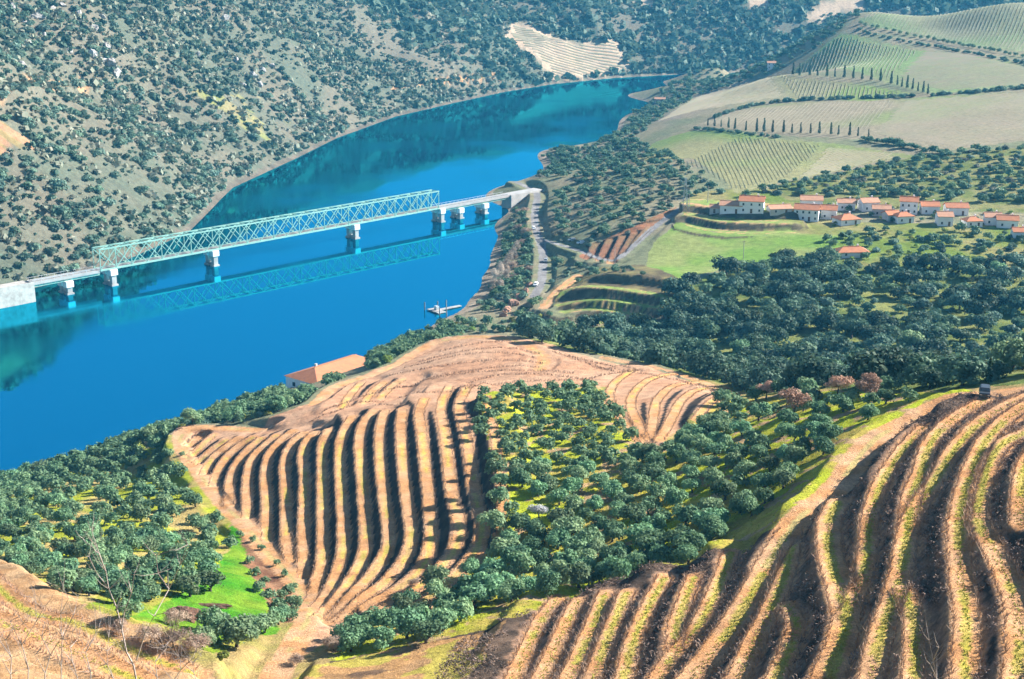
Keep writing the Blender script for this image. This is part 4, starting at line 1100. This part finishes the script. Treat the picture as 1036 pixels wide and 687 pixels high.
clumps('bank_brush', 'dry brush covering the dark earth banks of the foreground terraces', [p for p in tb if fbm(np.array(p[0]), np.array(p[1]), 5, 8, 2) > .36], .55, 20, .42, 'drybrush', 6, 'brush')
# vine rows of the far fields
def rows(name, label, px, ang, spacing, h=.42, wd=.55, mat='vinefar'):
    poly = wpoly(px); p = np.array(poly); c, s_ = math.cos(ang), math.sin(ang)
    U = p[:, 0] * c + p[:, 1] * s_; Vv = -p[:, 0] * s_ + p[:, 1] * c
    vs_, fs = [], []; nv = 0; spacing = spacing * .8
    for v in np.arange(Vv.min(), Vv.max(), spacing):
        u = np.arange(U.min(), U.max(), 7.0); x = u * c - v * s_; y = u * s_ + v * c
        ins = in_poly(x, y, poly); z = GA(x, y)
        for k in range(len(u) - 1):
            if not (ins[k] and ins[k + 1]): continue
            hh = h * rng.uniform(.7, 1.2)
            A = np.array([[x[k] + s_ * wd / 2, y[k] - c * wd / 2, z[k] - .2], [x[k], y[k], z[k] + hh], [x[k] - s_ * wd / 2, y[k] + c * wd / 2, z[k] - .2],
                          [x[k + 1] + s_ * wd / 2, y[k + 1] - c * wd / 2, z[k + 1] - .2], [x[k + 1], y[k + 1], z[k + 1] + hh], [x[k + 1] - s_ * wd / 2, y[k + 1] + c * wd / 2, z[k + 1] - .2]])
            vs_.append(A); fs += [(nv, nv + 1, nv + 4, nv + 3), (nv + 1, nv + 2, nv + 5, nv + 4)]; nv += 6
    if vs_: tag(obj(name, raw_mesh(name, np.concatenate(vs_), np.array(fs), M[mat])), label, 'vines', kind='stuff')
rows('field_vines', 'vine rows of the lowest field above the village', [(690,165),(745,138),(790,142),(835,146),(790,182),(745,194)], 1.5, 2.8, .22, .5)
rows('field_vines', 'vine rows at the right end of the lowest field', [(838,147),(925,158),(880,164),(805,181)], .8, 3.0)
rows('field_vines', 'vine rows of the wide field between the cypress rows', [(705,127),(748,111),(850,103),(910,100),(870,137),(800,136)], 1.2, 3.4)
rows('field_vines', 'vine rows at the right side of the wide field', [(915,101),(1050,93),(1050,138),(960,150),(880,138)], .55, 3.4)
rows('field_vines', 'vine rows of the left field by the small white house', [(664,124),(702,99),(758,79),(795,98),(740,107)], .9, 3.4)
rows('field_vines', 'vine rows of the strip under the upper cypresses', [(770,79),(800,79),(920,94),(880,100),(805,99)], 1.3, 3.4)
rows('field_vines', 'vine rows of the field above the upper cypresses', [(802,73),(832,50),(850,36),(930,50),(900,82)], 1.25, 3.6)
rows('field_vines', 'vine rows right of the diagonal path on the upper field', [(935,50),(1050,70),(1050,86),(945,93),(905,83)], .35, 3.6)
rows('field_vines', 'vine rows of the highest field on the hilltop', [(872,20),(980,9),(1050,4),(1050,54),(960,40)], 1.15, 3.8)
rows('far_bank_vines', 'terraced vine rows on the tan field across the river', [(514,38),(520,24),(575,44),(622,42),(634,68),(560,78),(550,64)], .25, 6.0, 1.6, 1.2)

def grassy(name, label, pts, mat, h, seed): sprays(name, label, pts, h, .06, 4, mat, seed, 'grass', .5)
M['grass'] = mat_plain('grass_blades', (0.26, 0.34, 0.04), (0.40, 0.38, 0.07), .6, .9)
gp = [(x, y) for x, y, a, b in scatter(Z_['grove'], 1.5, lambda a, b, x, y: b > 480, 41, .5)]
for w_, h_, hw, kind in RIB:
    if kind == 'front': gp += along(w_, .5, .15, .35) + along(w_, .6, -.25, .3)
grassy('grass_tufts', 'short yellow-green grass on the treads, the grove floor and the green field', gp, M['grass'], .2, 43)

# ------------------------------------------------------------------ the bridge
DECK = 7.7
LB, RB = at_z(102, 274, DECK), at_z(444, 211, DECK)
bu = (RB - LB)[:2]; TL = float(np.linalg.norm(bu)); bu = bu / TL; brz = math.atan2(bu[1], bu[0])
def b_at(px):
    """distance along the bridge from the truss's left end for a sight line"""
    lo, hi = -200.0, 400.0
    for _ in range(60):
        m = (lo + hi) / 2; q = LB[:2] + bu * m
        if project(q[0], q[1], DECK)[0] < px: lo = m
        else: hi = m
    return (lo + hi) / 2
bridge = empty('truss_bridge', (LB[0], LB[1], 0), brz)
tag(bridge, 'long green steel truss railway bridge on white piers across the river', 'bridge')
BW, TH = 5.6, 9.6
XL, XR = b_at(33), b_at(516)
NP = 26
pn = TL / NP
def bpart(name, fn, mat, parent=None):
    m = MB(); fn(m); return m.build(name, M[mat], parent or bridge)
for y in (0, BW):
    bpart('top_chord', lambda m: m.box(-.3, TL + .3, y - .25, y + .25, DECK + TH - .55, DECK + TH), 'truss')
    bpart('bottom_chord', lambda m: m.box(-.3, TL + .3, y - .28, y + .28, DECK - .3, DECK + .45), 'truss')
zb0, zt0 = DECK + .45, DECK + TH - .55
def barmesh(a, b, w, h, name):
    m = MB(); m.bar(a, b, w, h); return m.mesh(name, M['truss'])
dm1 = barmesh((0, 0, zb0), (pn, 0, zt0), .26, .34, 'diagonal'); dm2 = barmesh((0, 0.0, zt0), (pn, 0.0, zb0), .24, .3, 'diagonal')
vm_ = barmesh((0, 0, zb0), (0, 0, zt0), .3, .3, 'vertical_post')
lm1 = barmesh((0, .3, DECK + TH - .3), (pn, BW - .3, DECK + TH - .3), .18, .18, 'lateral_brace'); lm2 = barmesh((0, BW - .3, DECK + TH - .1), (pn, .3, DECK + TH - .1), .18, .18, 'lateral_brace')
cm_ = barmesh((0, .25, DECK + TH - .28), (0, BW - .25, DECK + TH - .28), .25, .3, 'cross_strut')
for k in range(NP):
    for y, e in ((0, -.12), (BW, .12)):
        o = obj('diagonal_brace', dm1, bridge); o.location = (k * pn, y + e, 0)
        o = obj('diagonal_brace', dm2, bridge); o.location = (k * pn, y - e, 0)
    o = obj('lateral_brace', lm1, bridge); o.location = (k * pn, 0, 0)
    o = obj('lateral_brace', lm2, bridge); o.location = (k * pn, 0, 0)
for k in range(NP + 1):
    o = obj('cross_strut', cm_, bridge); o.location = (k * pn, 0, 0)
    if k % 2 == 0 or k in (1, NP - 1):
        for y in (0, BW):
            o = obj('vertical_post', vm_, bridge); o.location = (k * pn, y, 0)
bpart('deck', lambda m: m.box(.0, TL, .4, BW - .4, DECK - .25, DECK + .3), 'concrete')
for nm, a, b in (('approach_deck', XL, -.4), ('approach_deck', TL + .4, XR)):
    d = bpart(nm, lambda m: m.box(a, b, -.1, BW + .1, DECK - .9, DECK + .35), 'concrete')
    bpart('railing', lambda m: [m.box(a, b, y - .05, y + .05, DECK + 1.25, DECK + 1.38) for y in (.05, BW - .05)] + [m.box(x - .05, x + .05, y - .05, y + .05, DECK + .35, DECK + 1.25) for x in np.arange(a + 1, b, 3.0) for y in (.05, BW - .05)], 'steel', d)
    bpart('girder', lambda m: [m.box(a, b, y - .25, y + .25, DECK - 1.9, DECK - .9) for y in (.7, BW - .7)], 'truss', d)
for xr in (1.8, 3.8):
    bpart('rail', lambda m: m.box(XL, XR, xr - .06, xr + .06, DECK + .352, DECK + .5), 'darksteel')
for px_ in (69, 114, 217, 360, 447, 466, 491):
    x = b_at(px_); z1 = DECK - (1.9 if px_ in (69, 466, 491) else .32)
    pr = bpart('pier', lambda m: [m.box(x - 1.1, x + 1.1, y - 1.1, y + 1.1, -8, z1 - 2.6) for y in (.4, BW - .4)] + [m.box(x - .6, x + .6, 1.5, BW - 1.5, .3, 1.8)], 'concrete')
    bpart('pier_cap', lambda m: [m.box(x - 1.7, x + 1.7, y - 1.6, y + 1.6, z1 - 2.6, z1) for y in (.4, BW - .4)], 'whitewall', pr)
    bpart('footing', lambda m: [m.box(x - 1.6, x + 1.6, y - 1.6, y + 1.6, -8, .7) for y in (.4, BW - .4)], 'concrete', pr)
bpart('abutment', lambda m: m.box(XL - 60, XL - .05, -1.5, BW + 3, -6, DECK - .2), 'oldwall')
bpart('parapet', lambda m: m.box(XL - 60, XL - .05, -1.5, -1.1, DECK - .198, DECK + .9), 'oldwall')
bpart('abutment', lambda m: m.box(XR + .05, XR + 26, -1.0, BW + 1, -6, DECK + .2), 'concrete')

# ------------------------------------------------------------------ houses
def house(px, py, w, d, h, yaw, roof, label, group=None, wall='whitewall', hip=False, wins=2, name='house', rise=None, zoff=0):
    q = P(px, py, ZT)
    c = Vector((q[0], q[1] + d * .5, 0))
    z0 = min(G(c.x + i * w / 2, c.y + j * d / 2) for i in (-1, 1) for j in (-1, 1)) - .3
    zg = G(q[0], q[1]) + zoff
    r = empty(name, (c.x, c.y, zg), R(yaw)); tag(r, label, 'house', group)
    x, y = w / 2, d / 2; rise = rise or d * .22
    m = MB(); m.box(-x, x, -y, y, z0 - zg, h)
    if not hip:
        for s in (-1, 1): m.poly([(s * x, -y, h), (s * x, y, h), (s * x, 0, h + rise)] if s > 0 else [(s * x, y, h), (s * x, -y, h), (s * x, 0, h + rise)])
    m.build('wall', M[wall], r)
    e, t = .45, .22
    m = MB(); zr = h + rise; ez = h - e * rise / y + .03
    hx = x + e - (y if hip else 0)
    if hip: hx = max(hx, .4)
    for s in (-1, 1):
        a = [(-x - e, s * (y + e), ez), (x + e, s * (y + e), ez), (hx, 0, zr + .03), (-hx, 0, zr + .03)]
        m.hexa([a[0], a[1], a[2], a[3]] + [(p[0], p[1], p[2] + t) for p in a] if s < 0 else [a[1], a[0], a[3], a[2]] + [(p[0], p[1], p[2] + t) for p in (a[1], a[0], a[3], a[2])])
    if hip:
        for s in (-1, 1):
            a = [(s * (x + e), -y - e, ez), (s * (x + e), y + e, ez), (s * hx, 0, zr + .03)]
            m.poly([(p[0], p[1], p[2] + t) for p in a]); m.poly(a)
    rf = m.build('roof', M[roof], r)
    MB().box(x * .4, x * .4 + .7, y * .25, y * .25 + .7, h + rise * .5, zr + .9).build('chimney', M[wall], rf)
    MB().box(-hx, hx, -.18, .18, zr + .2, zr + .36).build('ridge', M[roof], rf)
    fl = 2 if h > 4.6 else 1
    for f in range(fl):
        zc = 1.0 + f * 2.7
        for k in range(wins):
            xc = -x + w * (k + .5) / wins
            if f == 0 and k == wins // 2:
                dr = MB().box(xc - .5, xc + .5, -y - .05, -y + .02, .05, 2.1).build('door', M['door'], r)
                MB().box(xc + .3, xc + .4, -y - .1, -y - .05, 1.0, 1.1).build('handle', M['steel'], dr); continue
            wn_ = MB().box(xc - .4, xc + .4, -y - .04, -y + .02, zc, zc + 1.0).build('window', M['glass'], r)
            MB().box(xc - .6, xc + .6, -y - .1, -y + .02, zc - .12, zc).build('sill', M['greywall'], wn_)
        wn_ = MB().box(x - .02, x + .04, -.5, .5, zc, zc + 1.2).build('window', M['glass'], r)
        MB().box(x - .02, x + .1, -.6, .6, zc - .12, zc).build('sill', M['greywall'], wn_)
    return r
VG = 'houses of the village'
house(762, 216, 11, 8, 5.6, -14, 'roof', 'tall white house with orange roof at the left end of the village', VG, wins=3)
house(741, 216, 10, 7, 3.6, -14, 'roofpale', 'long low wing left of the tall white house', VG)
house(724, 216, 4.5, 5, 2.6, -14, 'roofpale', 'tiny shed at the far left end of the village', VG, 'greywall', wins=1)
house(818, 224, 11, 8, 5.4, -18, 'roof', 'big white house with pale orange roof beside the courtyard', VG, wins=4)
house(789, 217, 10, 6, 2.6, 10, 'roofpale', 'low dark barn between two big white houses', VG, 'greywall')
house(840, 222, 7, 7, 4.4, -14, 'roof', 'white house touching the right side of the big courtyard house', VG)
house(822, 212, 10, 7, 4.4, -8, 'roofpale', 'long pale roof behind the big courtyard house', VG)
house(858, 228, 10, 8, 2.6, 18, 'roof', 'low house with wide bright orange roof on the green slope', VG, hip=True)
house(857, 213, 8, 6, 3.6, -6, 'roofpale', 'long roofed house behind the bright orange roof', VG)
house(880, 214, 8, 7, 4.2, 8, 'roofpale', 'white house with small roof in the village middle', VG)
house(893, 219, 8, 6, 3.4, -10, 'roofpale', 'grey-walled house in the village middle', VG, 'greywall')
house(903, 224, 6, 6, 3.0, 14, 'roof', 'small grey cottage in front of the village middle', VG, 'greywall')
house(921, 217, 8, 7, 6.0, -16, 'roof', 'tallest white house right of the village middle', VG, wins=3)
house(915, 226, 8, 6, 3.2, 12, 'roof', 'small house with bright orange roof in front of the tallest house', VG, hip=True)
house(942, 217, 8, 7, 3.8, -5, 'roof', 'long orange-roofed house left of the long terrace', VG)
house(969, 218, 10, 7, 3.6, -4, 'roof', 'long orange-roofed terrace at the village right', VG)
house(957, 229, 6.5, 7, 4.4, -4, 'roofpale', 'narrow white house standing forward on the slope', VG)
house(985, 230, 7.5, 6, 2.8, 8, 'roof', 'low orange-roofed house near the right edge of the village', VG, hip=True)
house(1006, 228, 7, 7, 3.6, -10, 'roofpale', 'pale-roofed house second from the right edge', VG)
house(1021, 231, 9, 7, 3.6, -14, 'roof', 'orange-roofed house at the right edge of the village', VG)
house(1033, 243, 6, 6, 3.6, -6, 'roof', 'small white house lowest at the right edge', VG)
house(863, 261, 13, 7, 2.4, 4, 'roof', 'isolated low hut with orange hip roof above the wood', None, hip=True, name='hut')
house(781, 70, 7, 6, 5.2, -12, 'roofpale', 'small lone white house beyond the fields', None)
house(668, 104, 9, 6, 3.2, -12, 'roofpale', 'lone ruin with tan walls on the far river point', None, 'greywall')
# the riverside building
e0, e1 = at_z(289, 380, 5.0), at_z(357, 359, 5.0)
ud = (e1 - e0)[:2]; Lr = float(np.linalg.norm(ud)); yaw = math.degrees(math.atan2(ud[1], ud[0]))
def shed():
    w, d, h, rise = Lr, 16.0, 5.0, 3.0
    un = np.array([math.cos(R(yaw)), math.sin(R(yaw))]); nn = np.array([un[1], -un[0]])
    c = (e0[:2] + e1[:2]) / 2 + nn * d * .5
    r = empty('riverside_warehouse', (c[0], c[1], 0), R(yaw)); tag(r, 'riverside building with bright orange hip roof behind bank trees', 'warehouse')
    x, y = w / 2, d / 2
    MB().box(-x, x, -y, y, -4, h).build('wall', M['whitewall'], r)
    m = MB(); e = .5; hx = x - y * .75
    a = [(-x - e, -y - e, h), (x + e, -y - e, h), (x + e, y + e, h), (-x - e, y + e, h), (-hx, 0, h + rise), (hx, 0, h + rise)]
    for f in ((0, 1, 5, 4), (1, 2, 5), (2, 3, 4, 5), (3, 0, 4)): m.poly([a[i] for i in f])
    m.poly([a[3], a[2], a[1], a[0]])
    rf = m.build('roof', M['roof'], r)
    MB().box(-hx, hx, -.2, .2, h + rise - .05, h + rise + .15).build('ridge', M['roof'], rf)
    MB().box(-hx + 1, -hx + 1.8, .4, 1.2, h + rise * .6, h + rise + .9).build('chimney', M['greywall'], rf)
    for k in range(5):
        xc = -x + w * (k + .5) / 5
        wn_ = MB().box(xc - .6, xc + .6, -y - .05, -y + .02, 2, 3.5).build('window', M['glass'], r)
        MB().box(xc - .7, xc + .7, -y - .1, -y + .02, 1.88, 2).build('sill', M['greywall'], wn_)
    for k in range(2):
        yc = -y + d * (k + .5) / 2
        MB().box(-x - .05, -x + .02, yc - .7, yc + .7, 2, 3.5).build('window', M['glass'], r)
shed()

# ------------------------------------------------------------------ jetty
q0, q1 = at_z(466, 309, .5), at_z(440, 314, .5)
jt = empty('jetty', (q1[0], q1[1], 0), math.atan2(q0[1] - q1[1], q0[0] - q1[0])); JL = math.dist(q0[:2], q1[:2])
tag(jt, 'small pale floating jetty with dark mooring piles near the road end', 'jetty')
MB().box(0, JL, -.9, .9, .25, .55).build('gangway', M['concrete'], jt)
MB().box(-1.5, 2.4, -4.5, 3.6, .2, .6).build('float', M['concrete'], jt)
MB().box(.2, 1.6, -.8, .9, .6, 2.2).build('cabin', M['steel'], jt)
pm = MB().tube([(0, 0, -6), (0, 0, 3.4)], .22, 8).mesh('pile', M['darksteel'], True)
for x, y in ((3.2, 2.6), (3.2, -3.6), (-2.2, 4.2), (-2.2, -6.5), (-2.6, -12), (7, 1.8)):
    o = obj('mooring_pile', pm, jt); o.location = (x, y, 0)

# ------------------------------------------------------------------ vehicles
def car(px, py, yaw, mat, label, group=None, van=False):
    q = P(px, py, ZT); r = empty('parked_car', (q[0], q[1], G(q[0], q[1]) + .02), R(yaw)); tag(r, label, 'car', group)
    m = MB(); w = .86
    prof = [(-2.05, .35), (-2.1, .8), (-1.95, .95), (-1.2, 1.0), (1.95, .98), (2.1, .85), (2.1, .35)]
    def loft(prof, w0, w1, m):
        n_ = len(prof); zmin, zmax = min(p[1] for p in prof), max(p[1] for p in prof)
        ww = lambda z: w0 + (w1 - w0) * (z - zmin) / (zmax - zmin)
        A = [(x, -ww(z), z) for x, z in prof]; B = [(x, ww(z), z) for x, z in prof]
        m.poly(list(reversed(A))); m.poly(B)
        for k in range(n_): m.poly([A[k], A[(k + 1) % n_], B[(k + 1) % n_], B[k]])
    loft(prof, .86, .8, m); b = m.build('body', M[mat], r)
    m = MB(); top = 1.9 if van else 1.47
    loft([(-1.25, .98), (-.65, top), (1.35, top), (1.85, .97)], .78, .62, m); c = m.build('cabin', M[mat], r)
    m = MB(); [m.box(-.6, 1.3, s * .715 - .02, s * .715 + .02, 1.08, top - .16) for s in (-1, 1)]; m.build('side_window', M['glass'], c)
    MB().poly([(-1.22, -.6, 1.06), (-1.22, .6, 1.06), (-.75, .55, top - .08), (-.75, -.55, top - .08)]).build('windscreen', M['glass'], c)
    wm = MB().tube([(0, -.1, 0), (0, .1, 0)], .32, 12).mesh('wheel', M['rubber'])
    for x in (-1.3, 1.3):
        for y in (-.78, .78):
            o = obj('wheel', wm, r); o.location = (x, y, .32)
    for y in (-.6, .6): MB().box(-2.12, -2.06, y - .18, y + .18, .62, .78).build('headlight', M['steel'], r)
    return r
car(996, 400, 72, 'cardark', 'dark grey car parked on the hill road by the small cypress')
for i, (a, b, y, m_) in enumerate([(588, 247, 20, 'carwhite'), (579, 244, 15, 'carpaint'), (542, 289, 80, 'carwhite'), (552, 265, 85, 'carpaint'), (540, 232, 95, 'carwhite')]):
    car(a, b, y, m_, ['white car by the road junction', 'grey car left of the white car at the junction', 'white car at the lower end of the riverside road', 'grey car on the riverside road', 'white car on the road nearest the bridge'][i], 'cars on the riverside road')

# ------------------------------------------------------------------ power mast and poles
q = P(693, 210, ZT); mast = empty('lattice_mast', (q[0], q[1], G(q[0], q[1])))
tag(mast, 'pale steel lattice power mast at the road bend left of the village', 'mast')
mh = 14.0
def leg_pt(sx, sy, z): k = 1.1 * (1 - z / mh * .75); return (sx * k, sy * k, z)
for sx_ in (-1, 1):
    for sy_ in (-1, 1): MB().bar(leg_pt(sx_, sy_, -.4), leg_pt(sx_, sy_, mh), .16).build('leg', M['steel'], mast)
for k in range(7):
    z, z2 = k * 2, k * 2 + 2; m = MB()
    for a, b in (((-1, -1), (1, -1)), ((1, -1), (1, 1)), ((1, 1), (-1, 1)), ((-1, 1), (-1, -1))): m.bar(leg_pt(*a, z), leg_pt(*b, z2), .09); m.bar(leg_pt(*b, z), leg_pt(*a, z2), .085)
    m.build('bracing', M['steel'], mast)
for z in (10.5, 12.5): MB().bar((-2.2, 0, z), (2.2, 0, z), .16).build('cross_arm', M['steel'], mast)
for i, (a, b) in enumerate([(697, 213), (716, 205), (622, 268), (752, 262)]):
    q = P(a, b, ZT); r = empty('utility_pole', (q[0], q[1], G(q[0], q[1])))
    tag(r, 'thin utility pole ' + ['beside the lattice mast', 'above the terraces left of the village', 'at the sharp bend of the side road', 'standing in the grass meadow'][i], 'pole', 'utility poles')
    MB().tube([(0, 0, -.4), (0, 0, 8)], [.15, .1], 8).build('post', M['concrete'], r); MB().bar((-.9, 0, 7.5), (.9, 0, 7.5), .12).build('cross_arm', M['wood'], r)

# ------------------------------------------------------------------ bare saplings close to the viewpoint
def at_t(px, py, t):
    r_ = ray(px, py) * t; return Vector((r_[0], r_[1], CAM_H + r_[2]))
def sapling(paths, t, label, seed, thick=.02, name='bare_sapling', mat='twig'):
    base = at_t(*paths[0][0], t); gz = float(tps_eval(np.array([base.x]), np.array([base.y]))[0]); gz = G(base.x, base.y)
    r = empty(name, (base.x, base.y, gz)); tag(r, label, 'sapling', 'bare saplings in front of the viewpoint'); o0 = Vector((base.x, base.y, gz)); g_ = random.Random(seed)
    m = MB(); m.tube([Vector((0, 0, -.2)), (base - o0) * .5 + Vector((.05, .03, 0)), base - o0], [thick * 1.5, thick * 1.3, thick], 6); m.build('stem', M[mat], r, True)
    for k, p in enumerate(paths):
        pts = [at_t(a, b, t + (g_.uniform(-.3, .3) if k else 0) * i / len(p) * 2) - o0 for i, (a, b) in enumerate(p)]
        if k == 0: pts[0] = base - o0
        n_ = len(pts); m = MB(); m.tube(pts, [thick * (1 if k == 0 else .7) * (1 - .75 * i / (n_ - 1)) for i in range(n_)], 5)
        for i in range(1, n_):
            for _ in range(3):
                d_ = Vector((g_.uniform(-1, 1), g_.uniform(-.6, .6), g_.uniform(0, 1.2))).normalized() * g_.uniform(.12, .4) * t / 20
                m.tube([pts[i], pts[i] + d_ * .6, pts[i] + d_ + Vector((0, 0, .05))], [thick * .3, thick * .22, thick * .1], 4)
        m.build('branch', M[mat], r)
sapling([[(140,700),(135,673),(128,660),(123,636),(118,615),(110,596),(107,578),(98,553),(93,538)], [(110,595),(98,580),(90,563)], [(138,668),(147,640),(156,623),(171,596),(182,572),(190,551)], [(123,636),(126,618),(133,600),(136,580)], [(171,596),(160,580),(158,562)], [(107,578),(100,560),(84,545)]], 19, 'tallest bare grey sapling rising in front of the left grove', 1, .014)
for i, (a, h) in enumerate([(12, 70), (28, 95), (45, 75), (62, 105), (78, 60), (92, 80), (112, 55), (160, 60), (178, 45), (200, 40)]):
    g_ = random.Random(70 + i); b0 = 700
    main = [(a + g_.uniform(-3, 3) * k, b0 - h * k / 4) for k in range(5)]
    sb = [[main[2], (main[2][0] + g_.choice((-1, 1)) * 12, main[2][1] - h * .25), (main[2][0] + g_.choice((-1, 1)) * 16, main[2][1] - h * .42)], [main[1], (main[1][0] - 10, main[1][1] - h * .25)], [main[3], (main[3][0] + 8, main[3][1] - h * .15)]]
    sapling([main] + sb, 17 + i * .6, ['thin bare sapling ', 'forked bare sapling '][i % 2] + ['at the lower left corner', 'in the lower left foreground', 'in front of the bare lower-left slope', 'right of the tallest sapling'][min(3, i // 3)] + f', {ordinal(i + 1)} from left', 70 + i, .009)
sapling([[(952,705),(948,687),(944,668),(940,648)], [(948,687),(941,672)], [(944,668),(950,655)]], 14, 'short bare twig at the bottom edge before the right terraces', 99, .009)

# ------------------------------------------------------------------ air
def haze():
    m = bpy.data.materials.new('haze_air'); m.use_nodes = True; nt = m.node_tree; nt.nodes.clear()
    out = nt.nodes.new('ShaderNodeOutputMaterial'); v = nt.nodes.new('ShaderNodeVolumePrincipled')
    v.inputs['Color'].default_value = (0.1, 0.55, 0.95, 1); v.inputs['Density'].default_value = HAZE_D; v.inputs['Anisotropy'].default_value = 0.0
    nt.links.new(v.outputs[0], out.inputs['Volume'])
    o = MB().box(-1600, 2700, -400, 3700, -16, 300).build('haze', m); tag(o, kind='stuff')
HAZE_D = 0.00011
haze()

#print('TRIS', sum(len(m.polygons) * 2 for m in bpy.data.meshes), 'grid', len(GX), len(GY), 'far', len(ii))
